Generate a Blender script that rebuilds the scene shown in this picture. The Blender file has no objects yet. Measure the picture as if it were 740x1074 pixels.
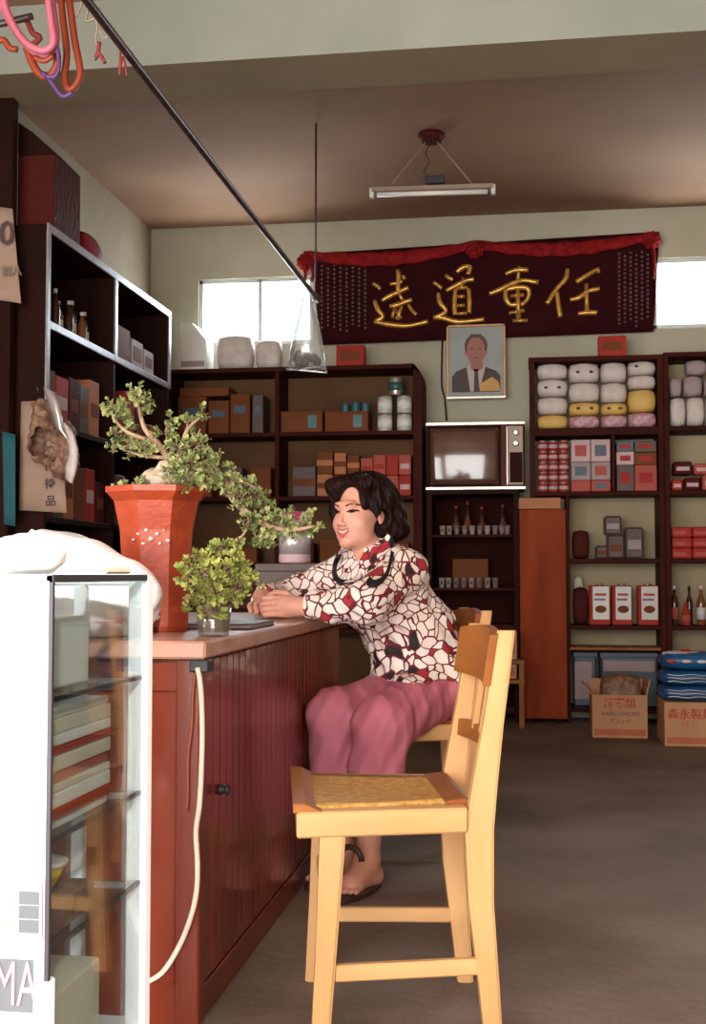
import bpy, bmesh, math, random
import numpy as np
from mathutils import Vector, Matrix
from mathutils.bvhtree import BVHTree
S = bpy.context.scene
COL = S.collection
PI = math.pi
random.seed(7)
# ------------------------------------------------------------------ camera
FPX, CAM_H = 1280.0, 0.95
PH = math.atan(.0516); TH = math.atan(.147 * math.cos(PH))
Fw = Vector((-math.sin(TH) * math.cos(PH), math.cos(TH) * math.cos(PH), math.sin(PH)))
Rt = Vector((math.cos(TH), math.sin(TH), 0)); Up = Rt.cross(Fw)
CP = Vector((0, 0, CAM_H))
cam = bpy.data.objects.new('camera', bpy.data.cameras.new('camera'))
COL.objects.link(cam); S.camera = cam
cam.matrix_world = Matrix(((Rt.x, Up.x, -Fw.x, 0), (Rt.y, Up.y, -Fw.y, 0), (Rt.z, Up.z, -Fw.z, CAM_H), (0, 0, 0, 1)))
cam.data.sensor_fit = 'VERTICAL'; cam.data.sensor_height = 36; cam.data.lens = FPX / 1074 * 36
cam.data.clip_start = .05

def ray(px, py): return Fw + Rt * ((px - 370) / FPX) + Up * ((537 - py) / FPX)
def at(px, py, Y=None, X=None, Z=None):
    d = ray(px, py)
    t = Y / d.y if Y is not None else (X / d.x if X is not None else (Z - CAM_H) / d.z)
    return CP + d * t

# ------------------------------------------------------------------ light
S.view_settings.view_transform = 'Standard'; S.view_settings.look = 'None'
S.view_settings.gamma = 1; S.view_settings.use_curve_mapping = False
S.view_settings.exposure = 0.42
W = bpy.data.worlds.new('sky'); S.world = W; W.use_nodes = True
bg = W.node_tree.nodes['Background']; bg.inputs[0].default_value = (.86, .94, 1, 1); bg.inputs[1].default_value = 3.0
def area(name, loc, rot, sx, sy, power, col, portal=False):
    l = bpy.data.lights.new(name, 'AREA'); l.shape = 'RECTANGLE'; l.size = sx; l.size_y = sy
    l.energy = power; l.color = col
    if portal: l.cycles.is_portal = True
    o = bpy.data.objects.new(name, l); COL.objects.link(o); o.location = loc; o.rotation_euler = rot
    return o
# daylight through the open shop front (behind the camera) and the back windows, plus an added left fill
area('daylight_shop_front', (-.9, -1.42, 1.45), (PI / 2, 0, 0), 3.1, 2.6, 200, (1, .94, .87))
sun = bpy.data.objects.new('sun', bpy.data.lights.new('sun', 'SUN')); COL.objects.link(sun); sun.data.energy = 6.5; sun.data.angle = math.radians(1.5)
sun.data.color = (1, .96, .90); sun.rotation_euler = Vector((-.35, 1, -.425)).to_track_quat('-Z', 'Y').to_euler()
area('added_left_fill', (-2.66, .45, 1.35), (PI / 2, 0, -PI / 2), 2.2, 2.1, 125, (1, .96, .9))  # added lamp brightening the near left; no doorway known there
area('daylight_back_window_left', (-1.79, 8.42, 2.83), (-PI / 2, 0, 0), 1.0, .52, 46, (.9, .96, 1))
area('daylight_back_window_right', (1.35, 8.42, 2.88), (-PI / 2, 0, 0), 1.0, .52, 46, (.9, .96, 1))

# ------------------------------------------------------------------ materials
def mat(name, col, rough=.6, metal=0.0, col2=None, scale=6.0, stretch=(1, 1, 1), bump=0.0, bscale=None, coat=0.0,
        lo=.35, hi=.65, alpha=1.0, trans=0.0, emit=0.0, spec=.5, sheen=0.0, ior=1.45, detail=4):
    m = bpy.data.materials.new(name); m.use_nodes = True
    nt = m.node_tree; N = nt.nodes; L = nt.links; b = N['Principled BSDF']
    b.inputs['Base Color'].default_value = (*col, 1); b.inputs['Roughness'].default_value = rough
    b.inputs['Metallic'].default_value = metal; b.inputs['Coat Weight'].default_value = coat
    b.inputs['Alpha'].default_value = alpha; b.inputs['Transmission Weight'].default_value = trans
    b.inputs['Specular IOR Level'].default_value = spec; b.inputs['Sheen Weight'].default_value = sheen
    b.inputs['IOR'].default_value = ior
    if emit: b.inputs['Emission Color'].default_value = (*col, 1); b.inputs['Emission Strength'].default_value = emit
    tc = N.new('ShaderNodeTexCoord'); mp = N.new('ShaderNodeMapping'); mp.inputs['Scale'].default_value = stretch
    L.new(tc.outputs['Object'], mp.inputs['Vector'])
    if col2 is None: col2 = tuple(c * .86 for c in col)
    n = N.new('ShaderNodeTexNoise'); n.inputs['Scale'].default_value = scale; n.inputs['Detail'].default_value = detail
    L.new(mp.outputs['Vector'], n.inputs['Vector'])
    r = N.new('ShaderNodeValToRGB'); r.color_ramp.elements[0].position = lo; r.color_ramp.elements[1].position = hi
    r.color_ramp.elements[0].color = (*col2, 1); r.color_ramp.elements[1].color = (*col, 1)
    L.new(n.outputs['Fac'], r.inputs['Fac']); L.new(r.outputs['Color'], b.inputs['Base Color'])
    if bump:
        n2 = N.new('ShaderNodeTexNoise'); n2.inputs['Scale'].default_value = bscale or scale * 6
        L.new(mp.outputs['Vector'], n2.inputs['Vector'])
        bp = N.new('ShaderNodeBump'); bp.inputs['Strength'].default_value = bump; bp.inputs['Distance'].default_value = .01
        L.new(n2.outputs['Fac'], bp.inputs['Height']); L.new(bp.outputs['Normal'], b.inputs['Normal'])
    return m
M = {}
def mk(name, *a, **k): M[name] = mat(name, *a, **k); return M[name]
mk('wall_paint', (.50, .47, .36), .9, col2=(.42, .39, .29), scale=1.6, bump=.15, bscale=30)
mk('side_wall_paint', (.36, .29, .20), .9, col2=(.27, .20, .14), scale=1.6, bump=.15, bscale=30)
mk('ceiling_paint', (.33, .18, .105), .95, col2=(.26, .14, .08), scale=1.2, bump=.1, bscale=20)
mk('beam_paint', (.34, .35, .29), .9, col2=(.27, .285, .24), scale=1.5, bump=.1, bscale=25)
mk('beam_under_shade', (.23, .165, .09), .9, scale=2)  # darker copy of the beam colour, underside shade painted in
mk('floor_concrete', (.26, .20, .165), .7, spec=.25, col2=(.13, .09, .065), scale=1.7, bump=.25, bscale=24, lo=.3, hi=.7, detail=8)
mk('honey_wood', (.66, .37, .155), .5, col2=(.50, .24, .085), scale=5, stretch=(1, 1, .25), bump=.05, coat=.25, spec=.4)
mk('honey_wood_x', (.66, .37, .155), .5, col2=(.50, .24, .085), scale=6, stretch=(.3, 1.5, 1.5), bump=.05, coat=.25, spec=.4)
mk('brown_wood', (.36, .13, .03), .5, col2=(.24, .07, .015), scale=6, stretch=(1, .3, 1.5), spec=.3)
mk('rattan_panel', (.62, .36, .10), .6, col2=(.40, .20, .04), scale=70, bump=.5, bscale=120)
mk('counter_wood', (.20, .024, .009), .28, col2=(.11, .011, .005), scale=5, stretch=(1.5, 1.5, .25), coat=.35)
mk('counter_trim', (.19, .030, .011), .35, col2=(.12, .017, .007), scale=6, stretch=(1.5, 1.5, .25), coat=.2)
mk('worktop', (.50, .27, .20), .35, col2=(.43, .22, .16), scale=10, coat=.2)
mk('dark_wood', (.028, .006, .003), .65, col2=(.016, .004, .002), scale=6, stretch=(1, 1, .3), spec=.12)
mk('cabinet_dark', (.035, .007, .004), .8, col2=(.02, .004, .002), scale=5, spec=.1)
mk('cream_back', (.46, .38, .24), .85, col2=(.40, .32, .20), scale=3, spec=.1); mk('cup_pale', (.36, .29, .26), .4); mk('cup_dull', (.24, .17, .17), .4)
mk('shelf_back', (.17, .09, .045), .85, col2=(.12, .06, .03), scale=3, spec=.1)
mk('shelf_wood', (.062, .010, .005), .65, col2=(.038, .006, .003), scale=6, stretch=(.3, 1, 1), spec=.12)
mk('red_panel', (.33, .055, .012), .6, col2=(.23, .033, .008), scale=5, stretch=(2, 2, .3), spec=.15)
mk('orange_strip', (.42, .13, .02), .5)
mk('edge_metal', (.46, .44, .48), .35, col2=(.36, .33, .38), metal=.5, scale=20)
mk('aluminium', (.92, .93, .94), .45, metal=.0, col2=(.88, .90, .92))
mk('dark_metal', (.05, .045, .05), .5, metal=.6)
mk('pole_metal', (.085, .05, .05), .38, metal=.5, col2=(.05, .025, .025), scale=30)
mk('terracotta', (.36, .050, .014), .5, col2=(.25, .030, .009), scale=14, bump=.2, bscale=70, coat=.1)
mk('soil', (.12, .09, .05), .9, bump=.6, bscale=80)
mk('stone', (.52, .40, .30), .8, col2=(.28, .19, .13), scale=12, stretch=(1, 1, 3), bump=.5)
mk('bark', (.34, .22, .14), .85, col2=(.20, .12, .07), scale=30, bump=.5)
mk('leaf', (.29, .30, .11), .6, spec=.25, col2=(.09, .13, .035), scale=26, lo=.3, hi=.62)
mk('leaf_light', (.34, .34, .085), .6, spec=.25, col2=(.15, .19, .04), scale=30, lo=.3, hi=.62)
mk('white_plastic', (.88, .84, .84), .35, col2=(.80, .72, .72), scale=6, bump=.25, bscale=18)
mk('pink_plastic', (.82, .48, .50), .4, col2=(.86, .62, .62), scale=7, bump=.25, bscale=20)
mk('white_card', (.86, .85, .80), .7, col2=(.8, .79, .73))
mk('cream_card', (.78, .70, .54), .7)
mk('grey_card', (.16, .17, .18), .7)
mk('skin', (.68, .345, .255), .45, col2=(.61, .285, .20), scale=9, spec=.4)
mk('lips', (.50, .12, .09), .4); mk('teeth', (.70, .60, .53), .4); mk('eye_white', (.24, .13, .10), .6)
mk('eye_dark', (.02, .008, .006), .7, spec=.05); mk('brow', (.10, .03, .02), .8)
mk('hair', (.006, .002, .002), .6, col2=(.016, .004, .003), scale=20, stretch=(2, 2, .4), bump=.3, bscale=60, spec=.15)
mk('trousers_pink', (.55, .17, .225), .75, col2=(.48, .135, .185), scale=5, bump=.3, bscale=14, spec=.2)
mk('black_trim', (.012, .008, .012), .6)
mk('sandal', (.05, .02, .015), .5)
mk('banner_cloth', (.040, .005, .007), .85, col2=(.028, .003, .005), scale=5, spec=.1)
mk('bunting_red', (.30, .014, .014), .8, spec=.15, col2=(.18, .006, .008), scale=22, bump=.5, bscale=40)
mk('gold', (.75, .44, .10), .35, metal=.55, col2=(.55, .26, .05), scale=25)
mk('faded_ink', (.24, .17, .15), .8)
mk('picture_frame', (.55, .30, .14), .4, metal=.2)
mk('silver_trim', (.75, .68, .58), .3, metal=.5)
mk('photo_sky', (.33, .35, .34), .5); mk('photo_skin', (.36, .13, .085), .5); mk('photo_suit', (.045, .018, .016), .5)
mk('photo_shirt', (.50, .42, .38), .5); mk('photo_hair', (.10, .04, .035), .5); mk('photo_gold', (.62, .32, .07), .5)
mk('tv_wood', (.10, .02, .008), .5, spec=.2); mk('tv_screen', (.13, .062, .045), .12, coat=.5); mk('tv_panel', (.38, .28, .20), .4)
mk('mauve_card', (.40, .30, .31), .7); mk('blue_grey', (.08, .11, .15), .5); mk('blue_bag', (.012, .10, .27), .35, bump=.4, bscale=20)
mk('cardboard', (.56, .30, .15), .75, col2=(.50, .25, .12), scale=4); mk('cardboard_dark', (.26, .12, .055), .8)
mk('print_red', (.50, .07, .035), .7); mk('print_orange', (.55, .15, .06), .7); mk('print_violet', (.25, .13, .19), .7)
mk('red_card', (.42, .040, .028), .6, col2=(.34, .028, .02), spec=.2); mk('pinkred_card', (.48, .10, .075), .6, spec=.2); mk('orange_card', (.50, .16, .05), .6)
mk('brown_card', (.20, .065, .025), .7, spec=.15); mk('teal', (.012, .10, .12), .7); mk('pale_pink', (.62, .42, .44), .6)
mk('yellow_pack', (.72, .45, .12), .5); mk('white_pack', (.66, .58, .53), .45, col2=(.56, .46, .44), scale=14, bump=.3, bscale=30)
mk('mauve_pack', (.50, .22, .26), .5, col2=(.62, .42, .44), scale=40, lo=.45, hi=.55); mk('ink_dark', (.09, .05, .05), .6)
mk('tin_metal', (.55, .48, .44), .3, metal=.7); mk('bottle_dark', (.06, .02, .012), .15, coat=.4); mk('bottle_amber', (.22, .07, .02), .15, coat=.4)
mk('bottle_green', (.05, .14, .11), .15, coat=.3); mk('tin_teal', (.03, .15, .17), .4); mk('tin_pale', (.55, .56, .46), .35)
mk('dark_pack', (.10, .065, .055), .5, bump=.4, bscale=30); mk('maroon_pack', (.08, .011, .008), .65, spec=.15, bump=.5, bscale=30)
mk('ceramic', (.72, .68, .64), .25); mk('yellow_ceramic', (.75, .55, .10), .35)
mk('pink_cord', (.42, .10, .14), .5); mk('orange_cord', (.24, .032, .008), .5); mk('purple_cord', (.08, .03, .12), .5); mk('red_cord', (.20, .02, .015), .6)
mk('white_cord', (.80, .62, .50), .5); mk('brown_cord', (.28, .07, .03), .5); mk('tube_white', (.80, .74, .70), .3)
mk('lamp_body', (.30, .21, .15), .5); mk('paper', (.40, .27, .20), .8, col2=(.34, .22, .16)); mk('bright_paper', (.72, .66, .66), .6)
mk('snack', (.16, .07, .04), .6, col2=(.34, .20, .13), scale=30, bump=.6, bscale=40)
mk('window_frame', (.62, .64, .62), .6); mk('poster_grey', (.075, .08, .09), .7); mk('poster_pale', (.20, .21, .22), .7); mk('poster_pink', (.30, .16, .185), .7); mk('poster_yellow', (.32, .30, .16), .7)
mk('melon', (.42, .33, .05), .5)
mk('magenta', (.42, .03, .14), .4); mk('foil', (.70, .66, .66), .25, metal=.6)
def glass(name, col, alpha_mix, white_mix=.0, rough=.03):
    m = bpy.data.materials.new(name); m.use_nodes = True; nt = m.node_tree; N = nt.nodes; L = nt.links
    N.clear(); out = N.new('ShaderNodeOutputMaterial')
    tr = N.new('ShaderNodeBsdfTransparent'); tr.inputs[0].default_value = (*col, 1)
    gl = N.new('ShaderNodeBsdfGlossy'); gl.inputs['Roughness'].default_value = rough
    df = N.new('ShaderNodeBsdfDiffuse'); df.inputs[0].default_value = (.85, .88, .9, 1)
    tl = N.new('ShaderNodeBsdfTranslucent'); tl.inputs[0].default_value = (.85, .88, .9, 1)
    lw = N.new('ShaderNodeLayerWeight'); lw.inputs[0].default_value = .35
    ad = N.new('ShaderNodeMath'); ad.operation = 'MULTIPLY_ADD'; ad.inputs[1].default_value = .5; ad.inputs[2].default_value = alpha_mix
    L.new(lw.outputs['Fresnel'], ad.inputs[0])
    m1 = N.new('ShaderNodeMixShader'); L.new(ad.outputs[0], m1.inputs[0]); L.new(tr.outputs[0], m1.inputs[1]); L.new(gl.outputs[0], m1.inputs[2])
    m0 = N.new('ShaderNodeMixShader'); m0.inputs[0].default_value = .5; L.new(df.outputs[0], m0.inputs[1]); L.new(tl.outputs[0], m0.inputs[2])
    m2 = N.new('ShaderNodeMixShader'); m2.inputs[0].default_value = white_mix
    if white_mix > 0:   # diffuse white in uneven patches
        n = N.new('ShaderNodeTexNoise'); n.inputs['Scale'].default_value = 5
        mr = N.new('ShaderNodeMapRange'); mr.inputs['To Min'].default_value = white_mix * .8; mr.inputs['To Max'].default_value = min(1, white_mix * 1.2)
        L.new(n.outputs['Fac'], mr.inputs['Value']); L.new(mr.outputs[0], m2.inputs[0])
    L.new(m1.outputs[0], m2.inputs[1]); L.new(m0.outputs[0], m2.inputs[2]); L.new(m2.outputs[0], out.inputs[0])
    M[name] = m; return m
glass('clear_glass', (.93, .97, .97), .03)
glass('glare_glass', (.9, .96, .97), .06, white_mix=.42)  # diffuse white mixed into the pane stands in for daylight glare
glass('thin_plastic', (.95, .95, .95), .10, white_mix=.16, rough=.2)
glass('jar_glass', (.85, .8, .8), .08, white_mix=.05)
def blouse_mat():
    m = bpy.data.materials.new('blouse_print'); m.use_nodes = True; nt = m.node_tree; N = nt.nodes; L = nt.links; b = N['Principled BSDF']
    b.inputs['Roughness'].default_value = .8
    tc = N.new('ShaderNodeTexCoord'); n = N.new('ShaderNodeTexNoise'); n.inputs['Scale'].default_value = 7
    L.new(tc.outputs['Object'], n.inputs['Vector'])
    mx = N.new('ShaderNodeMix'); mx.data_type = 'RGBA'; mx.blend_type = 'LINEAR_LIGHT'; mx.inputs['Factor'].default_value = .05
    L.new(tc.outputs['Object'], mx.inputs['A']); L.new(n.outputs['Color'], mx.inputs['B'])
    v1 = N.new('ShaderNodeTexVoronoi'); v1.feature = 'DISTANCE_TO_EDGE'; v1.inputs['Scale'].default_value = 29
    v2 = N.new('ShaderNodeTexVoronoi'); v2.feature = 'F1'; v2.inputs['Scale'].default_value = 29
    L.new(mx.outputs['Result'], v1.inputs['Vector']); L.new(mx.outputs['Result'], v2.inputs['Vector'])
    sp = N.new('ShaderNodeSeparateColor'); L.new(v2.outputs['Color'], sp.inputs[0])
    r = N.new('ShaderNodeValToRGB'); r.color_ramp.interpolation = 'CONSTANT'; e = r.color_ramp.elements
    e[0].position = 0; e[0].color = (.40, .02, .03, 1); e[1].position = .065; e[1].color = (.02, .008, .012, 1)
    x = e.new(.115); x.color = (.86, .75, .68, 1); x = e.new(.8); x.color = (.82, .66, .58, 1)
    L.new(sp.outputs[0], r.inputs[0])
    lt = N.new('ShaderNodeMath'); lt.operation = 'LESS_THAN'; lt.inputs[1].default_value = .065; L.new(v1.outputs['Distance'], lt.inputs[0])
    m2 = N.new('ShaderNodeMix'); m2.data_type = 'RGBA'; L.new(lt.outputs[0], m2.inputs['Factor']); L.new(r.outputs[0], m2.inputs['A'])
    m2.inputs['B'].default_value = (.14, .01, .02, 1); L.new(m2.outputs['Result'], b.inputs['Base Color'])
    n3 = N.new('ShaderNodeTexNoise'); n3.inputs['Scale'].default_value = 16; L.new(tc.outputs['Object'], n3.inputs['Vector'])
    bp = N.new('ShaderNodeBump'); bp.inputs['Strength'].default_value = .35; bp.inputs['Distance'].default_value = .02
    L.new(n3.outputs['Fac'], bp.inputs['Height']); L.new(bp.outputs['Normal'], b.inputs['Normal'])
    M['blouse_print'] = m
blouse_mat()

# ------------------------------------------------------------------ helpers
class MB:
    """collects shapes into one mesh; coordinates are world unless the thing is local"""
    def __init__(s): s.bm = bmesh.new(); s.smooth = False
    def _add(s, verts, faces):
        vs = [s.bm.verts.new(v) for v in verts]
        for f in faces:
            try: s.bm.faces.new([vs[i] for i in f])
            except ValueError: pass
        return vs
    def box(s, x0, x1, y0, y1, z0, z1, bev=0.0, mtx=None, seg=1):
        b = bmesh.new()
        v = [b.verts.new((x, y, z)) for x in (x0, x1) for y in (y0, y1) for z in (z0, z1)]
        for f in ((0, 1, 3, 2), (4, 6, 7, 5), (0, 4, 5, 1), (2, 3, 7, 6), (0, 2, 6, 4), (1, 5, 7, 3)): b.faces.new([v[i] for i in f])
        if bev > 0:
            bmesh.ops.bevel(b, geom=b.edges[:] , offset=bev, segments=seg, affect='EDGES', clamp_overlap=True)
        if mtx is not None: b.transform(mtx)
        s._merge(b); return s
    def _merge(s, b):
        b.verts.index_update(); vs = [s.bm.verts.new(v.co) for v in b.verts]
        for f in b.faces:
            try:
                g = s.bm.faces.new([vs[v.index] for v in f.verts]); g.smooth = f.smooth
            except ValueError: pass
        b.free()
    def prism(s, pts, axis, a, b_, bev=0.0):
        """pts: 2D outline; extruded along axis 'x','y' or 'z' from a to b_"""
        def p3(p, t): return {'x': (t, p[0], p[1]), 'y': (p[0], t, p[1]), 'z': (p[0], p[1], t)}[axis]
        b = bmesh.new(); n = len(pts)
        A = [b.verts.new(p3(p, a)) for p in pts]; B = [b.verts.new(p3(p, b_)) for p in pts]
        b.faces.new(A); b.faces.new(B[::-1])
        for i in range(n): b.faces.new((A[i], A[(i + 1) % n], B[(i + 1) % n], B[i]))
        bmesh.ops.recalc_face_normals(b, faces=b.faces[:])
        if bev > 0: bmesh.ops.bevel(b, geom=b.edges[:], offset=bev, segments=1, affect='EDGES', clamp_overlap=True)
        s._merge(b); return s
    def tube(s, pts, r, n=8, flat=1.0, smooth=3, cap=True):
        """swept tube through pts; r number or per-point list"""
        P = [Vector(p) for p in pts]; R = [r] * len(P) if not hasattr(r, '__len__') else list(r)
        if smooth > 1 and len(P) > 2:
            Q, RR = [], []
            for i in range(len(P) - 1):
                p0 = P[max(i - 1, 0)]; p1 = P[i]; p2 = P[i + 1]; p3 = P[min(i + 2, len(P) - 1)]
                for k in range(smooth):
                    t = k / smooth
                    Q.append(.5 * ((2 * p1) + (p2 - p0) * t + (2 * p0 - 5 * p1 + 4 * p2 - p3) * t * t + (3 * p1 - p0 - 3 * p2 + p3) * t ** 3))
                    RR.append(R[i] * (1 - t) + R[i + 1] * t)
            Q.append(P[-1]); RR.append(R[-1]); P, R = Q, RR
        rings = []; up = None
        for i, p in enumerate(P):
            d = (P[min(i + 1, len(P) - 1)] - P[max(i - 1, 0)]).normalized()
            if up is None: up = Vector((0, 0, 1)) if abs(d.z) < .9 else Vector((1, 0, 0))
            a = d.cross(up); a = a.normalized() if a.length > 1e-6 else Vector((1, 0, 0)); up = a.cross(d).normalized()
            rings.append([s.bm.verts.new(p + a * (math.cos(2 * PI * k / n) * R[i]) + up * (math.sin(2 * PI * k / n) * R[i] * flat)) for k in range(n)])
        for i in range(len(rings) - 1):
            for k in range(n):
                f = s.bm.faces.new((rings[i][k], rings[i][(k + 1) % n], rings[i + 1][(k + 1) % n], rings[i + 1][k])); f.smooth = True
        if cap: s.bm.faces.new(rings[0][::-1]); s.bm.faces.new(rings[-1])
        return s
    def lathe(s, prof, c=(0, 0, 0), n=24, sx=1, sy=1, smooth=True, rot=0.0, mtx=None):
        """prof: list of (r, z) from bottom to top; closed with caps when r>0 at the ends"""
        rings = []
        for r, z in prof:
            ring = []
            for k in range(n):
                p = Vector((c[0] + r * sx * math.cos(2 * PI * k / n + rot), c[1] + r * sy * math.sin(2 * PI * k / n + rot), c[2] + z))
                if mtx is not None: p = mtx @ p
                ring.append(s.bm.verts.new(p))
            rings.append(ring)
        for i in range(len(rings) - 1):
            for k in range(n):
                f = s.bm.faces.new((rings[i][k], rings[i][(k + 1) % n], rings[i + 1][(k + 1) % n], rings[i + 1][k])); f.smooth = smooth
        s.bm.faces.new(rings[0][::-1]); s.bm.faces.new(rings[-1])
        return s
    def ball(s, c, r, u=12, v=8, rough=0.0, rnd=None):
        b = bmesh.new(); bmesh.ops.create_uvsphere(b, u_segments=u, v_segments=v, radius=1)
        r = r if hasattr(r, '__len__') else (r, r, r)
        for w in b.verts:
            k = 1 + (rough * (rnd or random).uniform(-1, 1) if rough else 0)
            w.co = Vector((c[0] + w.co.x * r[0] * k, c[1] + w.co.y * r[1] * k, c[2] + w.co.z * r[2] * k))
        for f in b.faces: f.smooth = True
        s._merge(b); return s
    def build(s, name, m, parent=None, world=True):
        me = bpy.data.meshes.new(name)
        if parent is not None and world:
            off = wloc(parent)
            for v in s.bm.verts: v.co -= off
        s.bm.normal_update(); s.bm.to_mesh(me); s.bm.free()
        ms = m if isinstance(m, (list, tuple)) else [m]
        for x in ms: me.materials.append(M[x] if isinstance(x, str) else x)
        o = bpy.data.objects.new(name, me); COL.objects.link(o)
        if parent is not None: o.parent = parent
        return o
def wloc(o):
    v = Vector(o.location); p = o.parent
    while p is not None: v = v + Vector(p.location); p = p.parent
    return v
def thing(name, label, cat, loc=(0, 0, 0), group=None, rz=0):
    o = bpy.data.objects.new(name, None); COL.objects.link(o); o.location = loc; o.rotation_euler = (0, 0, rz)
    o.empty_display_size = .1
    return tag(o, label, cat, group)
def tag(o, label, cat=None, group=None, kind=None):
    if label: o['label'] = label
    if cat: o['category'] = cat
    if group: o['group'] = group
    if kind: o['kind'] = kind
    return o
def struct(o): o['kind'] = 'structure'; return o
def copy_tree(o, parent=None):
    c = o.copy(); COL.objects.link(c); c.parent = parent
    for ch in list(o.children): copy_tree(ch, c)
    return c
def text_mesh(txt, size, name, m, parent, origin, xdir=Vector((1, 0, 0)), zdir=Vector((0, 0, 1)), depth=.001, center=True, bold=0.0):
    cu = bpy.data.curves.new(name, 'FONT'); cu.body = txt; cu.size = size; cu.extrude = depth; cu.offset = bold
    cu.resolution_u = 2
    if center: cu.align_x = 'CENTER'; cu.align_y = 'CENTER'
    tmp = bpy.data.objects.new('tmp', cu); COL.objects.link(tmp)
    dg = bpy.context.evaluated_depsgraph_get(); me = bpy.data.meshes.new_from_object(tmp.evaluated_get(dg))
    bpy.data.objects.remove(tmp); me.materials.clear(); me.materials.append(M[m])
    yd = zdir; nd = xdir.cross(zdir)
    R = Matrix((xdir, yd, nd.normalized())).transposed().to_4x4(); off = Vector(origin) - (wloc(parent) if parent else Vector((0, 0, 0)))
    me.transform(Matrix.Translation(off) @ R); me.name = name
    o = bpy.data.objects.new(name, me); COL.objects.link(o)
    if parent: o.parent = parent
    return o

# ---------- signed distance fields -> mesh (surface nets)
def sd_caps(P, a, b, ra, rb):
    a = np.array(a, np.float32); b = np.array(b, np.float32); ba = b - a; L2 = float(ba @ ba) + 1e-12
    X, Y, Z = P; px = X - a[0]; py = Y - a[1]; pz = Z - a[2]
    t = np.clip((px * ba[0] + py * ba[1] + pz * ba[2]) / L2, 0, 1)
    return np.sqrt((px - ba[0] * t) ** 2 + (py - ba[1] * t) ** 2 + (pz - ba[2] * t) ** 2) - (ra + (rb - ra) * t)
def sd_ell(P, c, r, ax=None):
    X, Y, Z = P; q = [X - c[0], Y - c[1], Z - c[2]]
    if ax is not None: q = [q[0] * a[0] + q[1] * a[1] + q[2] * a[2] for a in ax]
    k0 = np.sqrt((q[0] / r[0]) ** 2 + (q[1] / r[1]) ** 2 + (q[2] / r[2]) ** 2)
    k1 = np.sqrt((q[0] / r[0] ** 2) ** 2 + (q[1] / r[1] ** 2) ** 2 + (q[2] / r[2] ** 2) ** 2)
    return k0 * (k0 - 1) / np.maximum(k1, 1e-6)
HAX = None; HS = 1.0
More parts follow.
